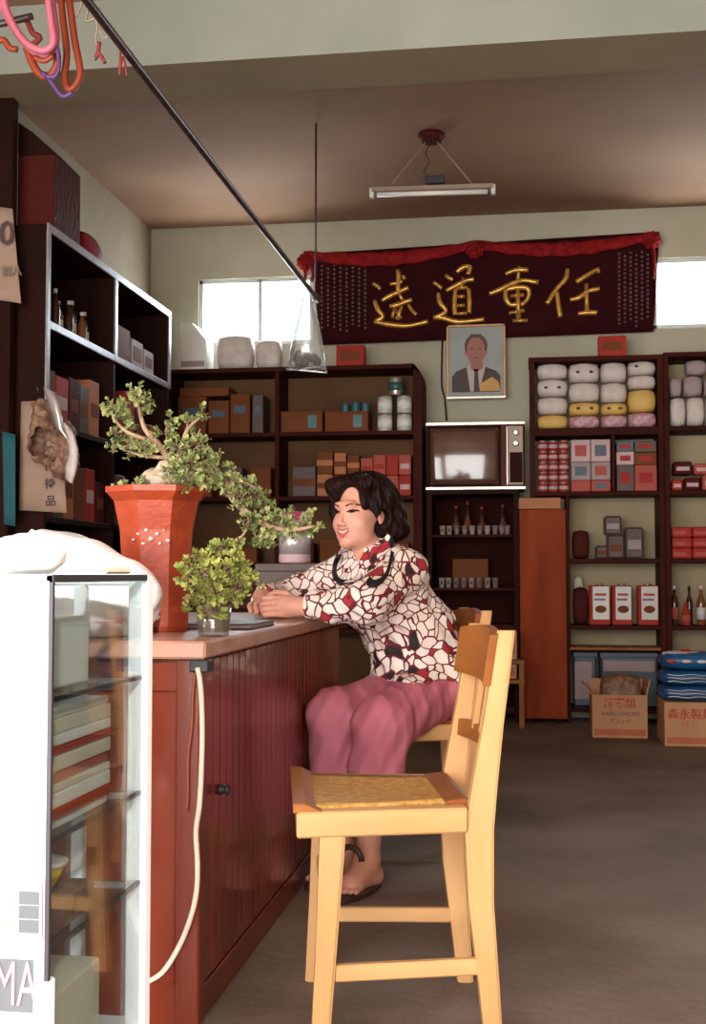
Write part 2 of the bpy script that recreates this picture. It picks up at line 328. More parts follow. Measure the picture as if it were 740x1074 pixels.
class Field:
    def __init__(s, lo, hi, h):
        s.lo = np.array(lo, float); s.h = h
        s.ax = [np.arange(lo[i], hi[i] + h, h).astype(np.float32) for i in range(3)]
        s.D = np.full([len(a) for a in s.ax], .06, np.float32)
    def sl(s, lo, hi):
        r = []
        for i in range(3):
            a = int(max(0, math.floor((lo[i] - s.lo[i]) / s.h))); b = int(min(len(s.ax[i]), math.ceil((hi[i] - s.lo[i]) / s.h) + 1))
            r.append(slice(a, max(a, b)))
        return tuple(r)
    def grid(s, q): return (s.ax[0][q[0]][:, None, None], s.ax[1][q[1]][None, :, None], s.ax[2][q[2]][None, None, :])
    def _op(s, f, lo, hi, k, op):
        m = .05 + k; q = s.sl([v - m for v in lo], [v + m for v in hi])
        if any(z.stop <= z.start for z in q): return
        d = f(s.grid(q)); A = s.D[q]
        if op == 'sub': d = -d; s.D[q] = (np.maximum(A, d) if k <= 0 else np.maximum(A, d) + np.maximum(k - np.abs(A - d), 0) ** 2 / (4 * k)); return
        s.D[q] = np.minimum(A, d) if k <= 0 else np.minimum(A, d) - np.maximum(k - np.abs(A - d), 0) ** 2 / (4 * k)
    def caps(s, a, b, ra, rb=None, k=.02, op='add'):
        rb = ra if rb is None else rb; m = max(ra, rb)
        s._op(lambda P: sd_caps(P, a, b, ra, rb), [min(a[i], b[i]) - m for i in range(3)], [max(a[i], b[i]) + m for i in range(3)], k, op)
    def ell(s, c, r, ax=None, k=.02, op='add'):
        if ax is HAX: r = tuple(v * HS for v in r)
        m = max(r) if ax is not None else 0
        s._op(lambda P: sd_ell(P, c, r, ax), [c[i] - (m or r[i]) for i in range(3)], [c[i] + (m or r[i]) for i in range(3)], k, op)
    def mesh(s):
        D = s.D; ins = D < 0; n = D.shape
        c = np.zeros([n[0] - 1, n[1] - 1, n[2] - 1], np.uint8)
        for i in (0, 1):
            for j in (0, 1):
                for l in (0, 1): c += ins[i:n[0] - 1 + i, j:n[1] - 1 + j, l:n[2] - 1 + l]
        I, J, K = np.nonzero((c > 0) & (c < 8)); idx = np.full(c.shape, -1, np.int32); idx[I, J, K] = np.arange(len(I))
        acc = np.zeros((len(I), 3)); cnt = np.zeros(len(I))
        for axis in range(3):
            o1, o2 = [a for a in range(3) if a != axis]
            for u in (0, 1):
                for v in (0, 1):
                    p = [I.copy(), J.copy(), K.copy()]; p[o1] = p[o1] + u; p[o2] = p[o2] + v
                    q = [x.copy() for x in p]; q[axis] = q[axis] + 1
                    A = D[p[0], p[1], p[2]]; B = D[q[0], q[1], q[2]]; hit = (A < 0) != (B < 0)
                    t = np.where(hit, A / np.where(hit, A - B, 1), 0)
                    pos = np.stack(p, 1).astype(float); pos[:, axis] += t
                    acc[hit] += pos[hit]; cnt[hit] += 1
        V = acc / cnt[:, None] * s.h + s.lo
        faces = []
        for axis in range(3):
            o1, o2 = [(1, 2), (2, 0), (0, 1)][axis]
            sa = [slice(0, n[0]), slice(0, n[1]), slice(0, n[2])]
            a = [slice(1, m - 1) for m in n]; a[axis] = slice(0, n[axis] - 1); b = list(a); b[axis] = slice(1, n[axis])
            A = ins[tuple(a)]; B = ins[tuple(b)]; X = np.stack(np.nonzero(A != B), 1)
            if not len(X): continue
            fl = A[X[:, 0], X[:, 1], X[:, 2]]; X = X + np.array([0 if i == axis else 1 for i in range(3)])
            def g(d1, d2):
                Y = X.copy(); Y[:, o1] -= d1; Y[:, o2] -= d2; return idx[Y[:, 0], Y[:, 1], Y[:, 2]]
            Q = np.stack([g(1, 1), g(0, 1), g(0, 0), g(1, 0)], 1); Q[~fl] = Q[~fl][:, ::-1]; faces.append(Q)
        F = np.concatenate(faces); return V, F
    def build(s, name, m, parent=None):
        V, F = s.mesh(); return np_mesh(name, V, F, m, parent)
def np_mesh(name, V, F, m, parent=None):
    off = np.array(wloc(parent)) if parent is not None else np.zeros(3)
    W_ = (V - off).astype(np.float32); me = bpy.data.meshes.new(name)
    me.vertices.add(len(W_)); me.vertices.foreach_set('co', W_.ravel()); k = F.shape[1]
    me.loops.add(F.size); me.loops.foreach_set('vertex_index', F.astype(np.int32).ravel())
    me.polygons.add(len(F)); me.polygons.foreach_set('loop_start', np.arange(0, F.size, k, dtype=np.int32))
    me.update(calc_edges=True); me.validate()
    me.polygons.foreach_set('use_smooth', np.ones(len(me.polygons), bool)); me.materials.append(M[m])
    o = bpy.data.objects.new(name, me); COL.objects.link(o)
    if parent is not None: o.parent = parent
    return o

# ================================================================== SETTING
XL, XR, YB, YF, ZC = -2.69, 2.5, 8.35, -1.4, 3.43
def wall_with_holes(name, axis, pos, a0, a1, z0, z1, holes, m, thick):
    """wall in the plane axis=pos spanning a0..a1; holes = [(h0,h1,zb,zt)]"""
    mb = MB(); cuts = sorted({a0, a1, *[h for q in holes for h in q[:2]]})
    for u, v in zip(cuts, cuts[1:]):
        inside = [q for q in holes if q[0] <= u and q[1] >= v]
        segs = [(z0, z1)] if not inside else [(z0, inside[0][2]), (inside[0][3], z1)]
        for b, t in segs:
            if t - b < .001: continue
            if axis == 'y': mb.box(u, v, min(pos, pos + thick), max(pos, pos + thick), b, t)
            else: mb.box(min(pos, pos + thick), max(pos, pos + thick), u, v, b, t)
    return struct(mb.build(name, m))
struct(MB().box(XL - .2, XR + .2, YF - .2, YB + .2, -.12, 0).build('floor', 'floor_concrete'))
struct(MB().box(XL - .2, XR + .2, YF - .2, YB + .2, ZC, ZC + .12).build('ceiling', 'ceiling_paint'))
wl = (at(208, 320, Y=YB).x, at(328, 320, Y=YB).x, at(250, 362, Y=YB).z, at(250, 292, Y=YB).z)
wr = (at(684, 320, Y=YB).x, at(684, 320, Y=YB).x + 1.1, at(715, 344, Y=YB).z, at(715, 270, Y=YB).z)
wall_with_holes('wall_back', 'y', YB, XL - .1, XR + .1, 0, ZC, [wl, wr], 'wall_paint', .16)
wall_with_holes('wall_left', 'x', XL, YF, YB, 0, ZC, [(-.65, 1.55, .0, 2.4)], 'side_wall_paint', -.16)  # hole in the unseen stretch is made up for the left fill
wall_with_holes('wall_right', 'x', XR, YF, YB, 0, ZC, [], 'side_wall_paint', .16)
wall_with_holes('wall_front', 'y', YF, XL - .1, XR + .1, 0, ZC, [(-2.5, .648, 0, 2.8)], 'wall_paint', -.16)  # unseen; right jamb of the opening placed to trim the sun beam
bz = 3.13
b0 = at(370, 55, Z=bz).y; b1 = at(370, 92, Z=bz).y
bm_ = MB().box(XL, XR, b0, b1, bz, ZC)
be = bm_.build('trim_1', ['beam_paint', 'beam_under_shade']); struct(be)
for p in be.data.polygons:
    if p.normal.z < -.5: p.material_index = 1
def window(name, q, mull):
    f = MB(); t = .03; x0, x1, z0, z1 = q; y0, y1 = YB + .02, YB + .07
    f.box(x0, x1, y0, y1, z0, z0 + t, .004).box(x0, x1, y0, y1, z1 - t, z1, .004).box(x0, x0 + t, y0, y1, z0, z1, .004).box(x1 - t, x1, y0, y1, z0, z1, .004)
    for u in mull: f.box(u - .014, u + .014, y0, y1, z0, z1, .003)
    o = struct(f.build(name, 'window_frame'))
    g = MB().box(x0, x1, YB + .04, YB + .046, z0, z1).build('pane', 'clear_glass', o, True)
    return o
window('window_1', wl, [at(272, 320, Y=YB).x])
window('window_2', wr, [wr[0] + .55])

# ================================================================== COUNTER
CX, CY0, CY1, CZ = -.705, 2.541, 4.45, .81
t = thing('shop_counter', 'glossy red-brown wood panelled shop counter with pinkish worktop, at left', 'counter', (-1.05, 3.5, 0))
MB().box(-1.4, CX - .012, CY0 + .012, CY1, .06, .772).build('carcass', 'counter_wood', t)
g = MB(); y = CY0 + .06; w = .0615
while y < CY1 - .05:
    g.box(CX - .014, CX, y, y + w - .006, .075, .765, .003); y += w
g.build('front_panelling', 'counter_wood', t)
f = MB().box(CX - .05, CX + .004, CY0 - .004, CY0 + .055, .0, .772, .004)
f.box(-1.42, -1.36, CY0 - .004, CY0 + .05, .0, .772, .004).box(-1.4, CX, CY0 - .002, CY0 + .02, .0, .09, .003).box(-1.4, CX, CY0 - .002, CY0 + .02, .70, .772, .003)
f.box(CX - .03, CX + .002, CY0 + .05, CY1, .0, .07, .003)
f.build('corner_trim', 'counter_trim', t)
MB().box(-1.36, CX - .05, CY0 + .004, CY0 + .016, .09, .70).build('end_panel', 'counter_trim', t)
MB().box(-1.45, CX + .022, CY0 - .03, CY1 + .02, .772, CZ, .005).build('worktop', 'worktop', t)
k = at(229, 828, X=CX)
MB().lathe([(.012, 0), (.012, .008), (.008, .012), (.008, .016), (.013, .02), (.011, .026)], n=12, mtx=Matrix.Translation(k) @ Matrix.Rotation(PI / 2, 4, 'Y')).build('lock_knob', 'dark_metal', t)

# cords
pts = [at(207, 700, X=CX + .006)] + [at(a, b, X=CX + .012) for a, b in ((210.5, 722), (212, 765), (211, 810), (209, 845))] + \
      [at(a, b, Y=CY0 - .02) for a, b in ((205.5, 872), (207, 905), (206, 935), (200, 962), (188, 992), (170, 1020), (150, 1032))]
pts = [Vector((max(p.x, CX + .009) if p.y > CY0 else p.x, p.y, p.z)) for p in pts]
c = MB().tube(pts, .0058, 8, smooth=4).build('power_cable', 'white_cord'); tag(c, 'thick cream cord hanging in a long bow down the counter corner', 'cord')
pts = [at(205, 702, Y=CY0 - .012), at(202, 730, Y=CY0 - .012), at(201, 760, Y=CY0 - .012), at(197, 795, Y=CY0 - .012), at(197, 830, Y=CY0 - .012), at(196, 850, Y=CY0 - .012)]
c = MB().tube(pts, .0032, 6).build('power_cable', 'brown_cord'); tag(c, 'thin brown cord beside the cream one at the counter corner', 'cord')
c = MB().box(CX - .012, CX + .030, CY0 - .034, CY0 + .01, .745, .7715, .003).build('cord_socket', 'dark_metal'); tag(c, 'small dark socket under the worktop corner, where the cords start', 'socket')

# ================================================================== CHAIRS
def make_chair(label):
    t = thing('dining_chair', label, 'chair')
    hw = .205; zt = .478
    def leg(pts, s):
        """side outline points (x, z, half width in x) swept with thickness in y"""
        m = MB(); y0, y1 = (s * hw - .02, s * hw + .02)
        n = len(pts); L_ = [(x - w, z) for x, z, w in pts]; R_ = [(x + w, z) for x, z, w in pts]
        rows = []
        for (lx, z), (rx, _) in zip(L_, R_):
            rows.append([m.bm.verts.new(v) for v in ((lx, y0, z), (rx, y0, z), (rx, y1, z), (lx, y1, z))])
        for i in range(n - 1):
            for k in range(4): m.bm.faces.new((rows[i][k], rows[i][(k + 1) % 4], rows[i + 1][(k + 1) % 4], rows[i + 1][k]))
        m.bm.faces.new(rows[0][::-1]); m.bm.faces.new(rows[-1])
        bmesh.ops.recalc_face_normals(m.bm, faces=m.bm.faces[:])
        es = [e for e in m.bm.edges if abs((e.verts[0].co - e.verts[1].co).normalized().z) > .6]
        bmesh.ops.bevel(m.bm, geom=es, offset=.005, segments=2, affect='EDGES')
        return m
    for s in (-1, 1):
        leg([(-.198, 0, .018), (-.185, .2, .021), (-.172, .43, .026)], s).build('leg', 'honey_wood', t, False)
        leg([(.158, 0, .018), (.148, .12, .021), (.133, .28, .026), (.130, .43, .030), (.142, .52, .026), (.160, .64, .021), (.178, .76, .019), (.190, .835, .016)], s).build('leg', 'honey_wood', t, False)
        MB().box(-.168, .132, s * hw - .010, s * hw + .010, .135, .168, .003).build('stretcher', 'honey_wood_x', t, False)
        MB().box(-.245, .105, s * hw - .024, s * hw + .024, .425, zt - .002, .004).build('side_rail', 'honey_wood_x', t, False)
    MB().box(-.19, -.165, -hw + .02, hw - .02, .26, .295, .003).build('stretcher', 'honey_wood', t, False)
    MB().box(-.245, -.195, -hw + .024, hw - .024, .425, zt, .004).build('front_rail', 'brown_wood', t, False)
    MB().box(.075, .105, -hw + .024, hw - .024, .425, zt, .004).build('rear_rail', 'brown_wood', t, False)
    # front lip and sloped wooden seat border, panel dished between
    m = MB(); m.prism([(-.252, zt - .004), (-.252, zt + .016), (-.225, zt + .014), (-.19, zt - .004)], 'y', -hw - .02, hw + .02, .002)
    m.build('seat_lip', 'brown_wood', t, False); m = MB()
    m.prism([(.075, zt - .004), (.06, zt + .004), (.105, zt + .010), (.118, zt + .004), (.118, zt - .004)], 'y', -hw + .022, hw - .022, .002)
    m.build('seat_border', 'brown_wood', t, False)
    m = MB(); nx, ny = 14, 10; vs = []
    for i in range(nx + 1):
        row = []
        for j in range(ny + 1):
            u = i / nx; v = j / ny * 2 - 1; x = -.205 + u * .285
            z = zt + .004 - .010 * math.sin(PI * u) * (1 - v * v) ; row.append(m.bm.verts.new((x, v * (hw - .012 - .03 * u), z)))
        vs.append(row)
    for i in range(nx):
        for j in range(ny):
            f = m.bm.faces.new((vs[i][j], vs[i + 1][j], vs[i + 1][j + 1], vs[i][j + 1])); f.smooth = True
    o = m.build('seat_panel', 'rattan_panel', t, False); md = o.modifiers.new('thick', 'SOLIDIFY'); md.thickness = .012; md.offset = -1
    # back: curved top rail, lower cross rail, three spindles
    def crail(z0, z1, x0, x1, th, bow, name, m_, ext=hw - .018):
        m = MB(); n = 12; rows = []
        for i in range(n + 1):
            v = i / n * 2 - 1; yy = v * ext; b = bow * (1 - v * v); zz = .012 * (1 - v * v) if name == 'top_rail' else 0
            rows.append([m.bm.verts.new(q) for q in ((x0 + b - th, yy, z0), (x0 + b + th, yy, z0), (x1 + b + th, yy, z1 + zz), (x1 + b - th, yy, z1 + zz))])
        for i in range(n):
            for k in range(4):
                f = m.bm.faces.new((rows[i][k], rows[i + 1][k], rows[i + 1][(k + 1) % 4], rows[i][(k + 1) % 4])); f.smooth = False
        m.bm.faces.new(rows[0]); m.bm.faces.new(rows[-1][::-1]); bmesh.ops.recalc_face_normals(m.bm, faces=m.bm.faces[:])
        m.build(name, m_, t, False)
    crail(.722, .826, .146, .162, .009, .022, 'top_rail', 'brown_wood', hw + .016)
    crail(.575, .612, .148, .152, .009, .022, 'cross_rail', 'brown_wood')
    for v in (-.4, 0, .4):
        b = .022 * (1 - v * v) - .006; m = MB()
        m.prism([(.146 + b, .60), (.160 + b, .60), (.182 + b, .735), (.168 + b, .735)], 'y', v * hw - .011, v * hw + .011, .002)
        m.build('spindle', 'honey_wood', t, False)
    for c in t.children:                 # the seat narrows towards the back
        for v in c.data.vertices: v.co.y *= 1.06 - .42 * (min(v.co.x, .16) + .2)
    return t
ch1 = make_chair('empty honey-coloured wooden chair nearest the camera, golden textured seat')
ch1.location = (-.28, 2.71, 0); ch1.rotation_euler.z = math.radians(12)
ch2 = copy_tree(ch1); ch2['label'] = 'wooden chair the seated person is sitting on, mostly hidden behind her'
ch2.location = (-.378, 4.10, 0); ch2.rotation_euler.z = math.radians(14)
for c in (ch1, ch2): c['group'] = 'wooden chairs at the counter'

# ================================================================== PERSON
def v3(*a): return np.array(a, float)
person = thing('person', 'person seated at the counter in a red, white and black print blouse and pink trousers', 'person', (-.38, 4.05, 0))
fd = math.radians(-124); FA = v3(math.cos(fd), math.sin(fd), 0); LA = v3(-math.sin(fd), math.cos(fd), 0)   # facing, her left
LA = v3(-FA[1], FA[0], 0)
TIL = .06
HZ = v3(-TIL * .4, 0, 1); HZ /= np.linalg.norm(HZ)
HS = 1.075; HC = v3(-.560, 4.02, 1.158)                        # between the ears at eye height
def h(x, y, z): return HC + (LA * x + FA * y + HZ * z) * HS
HAX = (LA, FA, HZ)
tb = math.radians(-136); TF = v3(math.cos(tb), math.sin(tb), 0); TL = v3(-TF[1], TF[0], 0); TZ = v3(0, 0, 1)
TAX = (TL, TF, TZ)
chest = v3(-.475, 4.02, .885); waist = v3(-.385, 4.06, .745); hips = v3(-.335, 4.10, .575)
shN = v3(-.402, 3.885, .965); shF = v3(-.625, 4.125, .960)
elN = v3(-.500, 3.700, .868); wrN = v3(-.705, 3.715, .852)
elF = v3(-.850, 4.115, .865); wrF = v3(-.870, 3.885, .878)
hipN = v3(-.335, 4.01, .560); hipF = v3(-.36, 4.19, .560)
knN = v3(-.450, 3.66, .500); knF = v3(-.615, 3.78, .510)
anN = v3(-.500, 3.70, .095); anF = v3(-.600, 3.82, .095)
neckb = v3(-.520, 4.035, 1.0)
def torso(F, g, k=.05):
    F.ell(chest, (.158 + g, .108 + g, .15 + g), TAX, k); F.ell(waist, (.132 + g, .118 + g, .14 + g), TAX, k)
    F.ell(hips, (.165 + g, .145 + g, .12 + g), TAX, k)
    for s in (-1, 1): F.ell(chest + TL * .068 * s + TF * .078 + TZ * -.02, (.062 + g,) * 3, None, .04)
    F.caps(shN, shF, .052 + g, k=.05)
    F.caps(chest, neckb, .09 + g * .5, .06 + g * .3, .05)
B = Field((-.97, 3.40, -.005), (-.10, 4.36, 1.34), .0031)
torso(B, 0)
B.caps(neckb + v3(0, 0, -.03), h(0, -.02, -.06), .050, .046, .03)
# head
B.ell(h(0, -.018, .028), (.072, .088, .082), HAX, .02)
B.ell(h(0, .030, -.030), (.063, .060, .074), HAX, .025)
B.ell(h(0, .040, -.076), (.049, .042, .032), HAX, .03)
for s in (-1, 1):
    B.ell(h(.034 * s, .058, -.036), (.026, .024, .024), HAX, .02)
    B.ell(h(.030 * s, .100, .000), (.013, .014, .008), HAX, .012, 'sub')
    B.ell(h(.074 * s, -.008, -.012), (.008, .018, .030), HAX, .008)
    B.ell(h(.012 * s, .092, -.040), (.007, .009, .006), HAX, .006)
B.ell(h(0, .078, -.098), (.020, .016, .014), HAX, .02)
B.caps(h(-.03, .078, .020), h(.03, .078, .020), .010, k=.02)
B.caps(h(0, .088, .0), h(0, .103, -.036), .006, .0095, .010)
B.caps(h(-.020, .083, -.057), h(.020, .083, -.057), .0065, k=.006); B.caps(h(-.016, .083, -.075), h(.016, .083, -.075), .0075, k=.006)
B.caps(h(-.022, .094, -.0655), h(.022, .094, -.0655), .0030, k=.003, op='sub')
# arms
B.caps(shN, elN, .046, .036, .03); B.caps(elN, wrN, .036, .025, .02)
B.caps(shF, elF, .046, .036, .03); B.caps(elF, wrF, .036, .025, .02)
# near hand: back of the hand to the camera, fingers stacked and curled over the other hand
def chain(P, r0, r1, k=.004):
    n = len(P) - 1
    for i in range(n): B.caps(P[i], P[i + 1], r0 + (r1 - r0) * i / n, r0 + (r1 - r0) * (i + 1) / n, k if i == 0 else .001)
kn = []
B.ell(wrN + v3(-.045, .004, .0), (.048, .017, .033), None, .022)
B.caps(wrN, wrN + v3(-.035, .003, 0), .024, .024, .02)
for i, (z, ln) in enumerate(((.879, 1.0), (.862, 1.08), (.845, 1.0), (.829, .84))):
    a = v3(-.752, 3.716, z - .002); p1 = v3(-.788, 3.708, z); p2 = p1 + v3(-.036 * ln, .006, -.002); p3 = p2 + v3(-.010, .026 * ln, -.002); p4 = p3 + v3(.006, .020, -.001)
    chain([a, p1, p2, p3, p4], .0092, .0072)
chain([wrN + v3(-.02, .008, .018), wrN + v3(-.052, .018, .040), wrN + v3(-.085, .030, .044), wrN + v3(-.108, .036, .036)], .0115, .0085)
# far hand: lying behind and under the near one
B.ell(wrF + v3(.015, -.062, -.022), (.036, .046, .019), None, .022)
B.caps(wrF, wrF + v3(.008, -.03, -.01), .024, .022, .02)
for i, (dx, ln) in enumerate(((-.026, .9), (-.006, 1.0), (.014, 1.05), (.034, .92))):
    a = wrF + v3(.012 + dx * .7, -.085, -.024); p1 = wrF + v3(.014 + dx, -.108, -.022); p2 = p1 + v3(.004, -.034 * ln, -.004); p3 = p2 + v3(.010, -.02 * ln, -.018)
    chain([a, p1, p2, p3], .0092, .0074)
chain([wrF + v3(.035, -.035, -.015), wrF + v3(.060, -.062, -.010), wrF + v3(.070, -.090, -.006), wrF + v3(.066, -.112, -.006)], .011, .0085)
# legs and feet
for hp, kn_, an, toe in ((hipN, knN, anN, v3(-.55, 3.575, .022)), (hipF, knF, anF, v3(-.655, 3.70, .022))):
    B.caps(hp, kn_, .078, .055, .04); B.caps(kn_, an, .053, .034, .03)
    dv = (toe - an); dv[2] = 0; dv /= np.linalg.norm(dv); sd = v3(-dv[1], dv[0], 0)
    heel = an - dv * .03; heel[2] = .04; B.caps(heel, an + v3(0, 0, -.02), .032, .033, .02)
    ball = toe - dv * .045; ball[2] = .038; B.caps(heel, ball, .030, .030, .02); B.caps(an, ball, .030, .026, .03)
    for q in range(5):
        o_ = sd * (-.032 + .016 * q); st = ball + o_ * .8 + v3(0, 0, -.006); en = ball + dv * (.050 - .006 * abs(q - 1.2)) + o_ + v3(0, 0, -.012)
        B.caps(st, en, .011, .0088, .004)
VB, FB = B.mesh(); body = np_mesh('body', VB, FB, 'skin', person); del B
bvh = BVHTree.FromPolygons([tuple(v) for v in VB.tolist()], FB.tolist())
def face_patch(name, pts, m, off, parent, c=None, rings=5):
    """a small shape laid on the face surface, pts = (x, z) outline in head space"""
    mb = MB(); c = c or (sum(p[0] for p in pts) / len(pts), sum(p[1] for p in pts) / len(pts))
    d = Vector(tuple(-FA))
    def hit(x, z):
        o = Vector(tuple(h(x, .2, z))); r = bvh.ray_cast(o, d); p = r[0] if r[0] is not None else Vector(tuple(h(x, .09, z)))
        return p - d * off
    R_ = []
    for k in range(1, rings + 1):
        R_.append([mb.bm.verts.new(hit(c[0] + (p[0] - c[0]) * k / rings, c[1] + (p[1] - c[1]) * k / rings)) for p in pts])
    cv = mb.bm.verts.new(hit(*c)); n = len(pts)
    for i in range(n):
        f = mb.bm.faces.new((cv, R_[0][i], R_[0][(i + 1) % n])); f.smooth = True
        for k in range(rings - 1):
            f = mb.bm.faces.new((R_[k][i], R_[k + 1][i], R_[k + 1][(i + 1) % n], R_[k][(i + 1) % n])); f.smooth = True
    return mb.build(name, m, parent)
def ellipse(cx, cz, rx, rz, n=18, tilt=0): return [(cx + rx * math.cos(2 * PI * i / n), cz + rz * math.sin(2 * PI * i / n) + tilt * rx * math.cos(2 * PI * i / n)) for i in range(n)]
for s in (-1, 1):
    face_patch('eye', ellipse(.031 * s, -.001, .0135, .0042, tilt=.10 * s), 'eye_white', .0010, body)
    face_patch('iris', ellipse(.0305 * s, -.001, .0068, .0044), 'eye_dark', .0018, body)
    a = [(.031 * s + u * .017, .0042 - .0045 * u * u + .10 * s * u * .016 + .001) for u in np.linspace(-1, 1, 9)]
    b = [(x, z - .0034) for x, z in reversed(a)]
    face_patch('eyelid_line', a + b, 'eye_dark', .0022, body)
    a = [(.033 * s + u * .020, .0235 - .005 * u * u + .0010 * s * u) for u in np.linspace(-1, 1, 9)]; b = [(x, z - .0048) for x, z in reversed(a)]
    face_patch('eyebrow', a + b, 'brow', .0009, body)
up = [(u * .0255, -.0535 - .004 * u * u * 0 + (.0025 * abs(u) - .0015) + .003 * u * u) for u in np.linspace(-1, 1, 11)]
lo = [(u * .0255, -.0620 - .004 * (1 - u * u) + .009 * u * u) for u in np.linspace(1, -1, 11)]
face_patch('upper_lip', up + lo, 'lips', .0008, body)
a = [(u * .021, -.0615 + .006 * u * u) for u in np.linspace(-1, 1, 11)]; b = [(u * .020, -.0668 + .009 * u * u) for u in np.linspace(1, -1, 11)]
face_patch('teeth', a + b, 'teeth', .0014, body)
a = [(u * .024, -.0690 + .012 * u * u) for u in np.linspace(-1, 1, 11)]; b = [(u * .024, -.0815 + .020 * u * u) for u in np.linspace(1, -1, 11)]
face_patch('lower_lip', a + b, 'lips', .0012, body)
# hair
Hf = Field(tuple(h(0, 0, 0) + v3(-.22, -.22, -.19)), tuple(h(0, 0, 0) + v3(.22, .22, .21)), .0033)
Hf.ell(h(0, -.022, .040), (.094, .102, .090), HAX, .03)
Hf.ell(h(0, -.060, -.018), (.106, .082, .086), HAX, .04)
for s in (-1, 1):
    Hf.ell(h(.078 * s, .004, .005), (.032, .048, .060), HAX, .03)
    Hf.ell(h(.080 * s, -.035, -.048), (.034, .040, .038), HAX, .03)
    Hf.ell(h(.052 * s, .050, .082), (.046, .032, .028), HAX, .03)
Hf.ell(h(.088, -.065, -.055), (.032, .036, .032), HAX, .025)
q = tuple(slice(0, n) for n in Hf.D.shape); X, Y, Z = Hf.grid(q)
hx = (X - HC[0]) * LA[0] + (Y - HC[1]) * LA[1]; hy = (X - HC[0]) * FA[0] + (Y - HC[1]) * FA[1]; hz = Z - HC[2]
ang = np.arctan2(hx, hy)
Hf.D = (Hf.D + .0045 * np.sin(ang * 17 + hz * 40) * np.cos(hz * 55 + hx * 30) + .002 * np.sin(ang * 42 + hz * 26)).astype(np.float32)
Hf.ell(h(0, .100, -.022), (.061, .082, .094), HAX, .008, 'sub'); Hf.ell(h(.010, .088, .052), (.044, .042, .042), HAX, .012, 'sub')           # face opening
Hf.ell(h(.062, .040, -.040), (.028, .030, .046), HAX, .01, 'sub')
Hf.ell(h(.084, .012, -.018), (.030, .022, .026), HAX, .01, 'sub')         # the ear shows
Hf.caps(h(.014, .110, .085), h(.012, .03, .152), .0035, .0025, .003, 'sub')   # parting
Hf.caps(neckb, h(0, -.01, -.06), .05, .05, .01, 'sub')
Hf.build('hair', 'hair', person); del Hf
# blouse
G = Field((-.95, 3.56, .56), (-.10, 4.36, 1.07), .004)
g = .013
torso(G, g)
G.caps(waist + v3(-.02, -.01, -.02), hips + v3(-.012, -.01, -.02), .135, .180, .05)
G.caps(hipN + TL * .01, hipN * .55 + knN * .45 + v3(0, 0, .012), .098, .090, .05); G.caps(hipF, hipF * .55 + knF * .45, .098, .088, .05)
G.caps(shN, elN, .066, .060, .03); G.caps(elN, wrN + (elN - wrN) * .10, .058, .042, .025)
G.caps(elN + v3(.01, .02, -.015), (elN + wrN) / 2 + v3(0, .01, -.022), .045, .030, .03)
G.caps(shF, elF, .066, .056, .03); G.caps(elF, wrF + (elF - wrF) * .10, .054, .040, .025)
q = tuple(slice(0, n) for n in G.D.shape); X, Y, Z = G.grid(q)
# folds
G.D = (G.D + .0050 * np.sin(X * 52 + Z * 70 + np.sin(Y * 30) * 1.5) * np.cos(Y * 44 - Z * 38) + .0025 * np.sin(X * 110 - Y * 80 + Z * 60)).astype(np.float32)
# hem and cuffs, worktop clearance
G.D = np.maximum(G.D, (.612 + .007 * np.sin(X * 30 + Y * 22) - Z + 0 * X)).astype(np.float32)
cut = (.813 - Z); inside_top = np.maximum(np.maximum(X - (CX + .024), CY0 - Y), -cut * 0 + Z - .813)
G.D = np.maximum(G.D, -np.maximum(X - (CX + .026), Z - .8125)).astype(np.float32)
for a, b in ((wrN, elN), (wrF, elF)):
    d = (a - b) / np.linalg.norm(a - b); p = a - d * .012; m = ((X - p[0]) * d[0] + (Y - p[1]) * d[1] + (Z - p[2]) * d[2])
    near = np.sqrt((X - a[0]) ** 2 + (Y - a[1]) ** 2 + (Z - a[2]) ** 2) < .13
    G.D = np.where(near, np.maximum(G.D, m), G.D).astype(np.float32)
# neck opening: round at the neck, V down the front
G.caps(neckb + v3(0, 0, -.01), neckb + v3(0, 0, .1), .058, .070, .01, 'sub')
G.caps(neckb + TF * .11 + v3(0, 0, .03), chest + TF * .165 + v3(0, 0, .045), .052, .008, .008, 'sub')
VG, FG = G.mesh(); blouse = np_mesh('blouse', VG, FG, 'blouse_print', person); del G
gb = BVHTree.FromPolygons([tuple(v) for v in VG.tolist()] + [tuple(v) for v in VB.tolist()], FG.tolist() + (FB + len(VG)).tolist())
# collar flaps with black edging, laid on the blouse around the neck
def collar(pix, name):
    n = len(pix); c = (sum(p[0] for p in pix) / n, sum(p[1] for p in pix) / n); mb = MB(); R_ = []; fr = (.25, .5, .72, .88, 1.0)
    def hit(p):
        d = ray(*p).normalized(); r = gb.ray_cast(CP, d)
        return (r[0] if r[0] is not None and 3.4 < r[0].y < 4.3 else CP + d * 4.0) - d * .007
    P = [[hit((c[0] + (p[0] - c[0]) * f, c[1] + (p[1] - c[1]) * f)) for p in pix] for f in fr]
    cv = mb.bm.verts.new(hit(c)); R_ = [[mb.bm.verts.new(p) for p in r] for r in P]
    for i in range(n):
        mb.bm.faces.new((cv, R_[0][i], R_[0][(i + 1) % n])).smooth = True
        for k in range(len(fr) - 1): mb.bm.faces.new((R_[k][i], R_[k + 1][i], R_[k + 1][(i + 1) % n], R_[k][(i + 1) % n])).smooth = True
    o = mb.build(name, 'blouse_print', blouse)
    md = o.modifiers.new('s', 'SMOOTH'); md.iterations = 6; md.factor = .5
    md = o.modifiers.new('t', 'SOLIDIFY'); md.thickness = .005; md.offset = 1
    return c
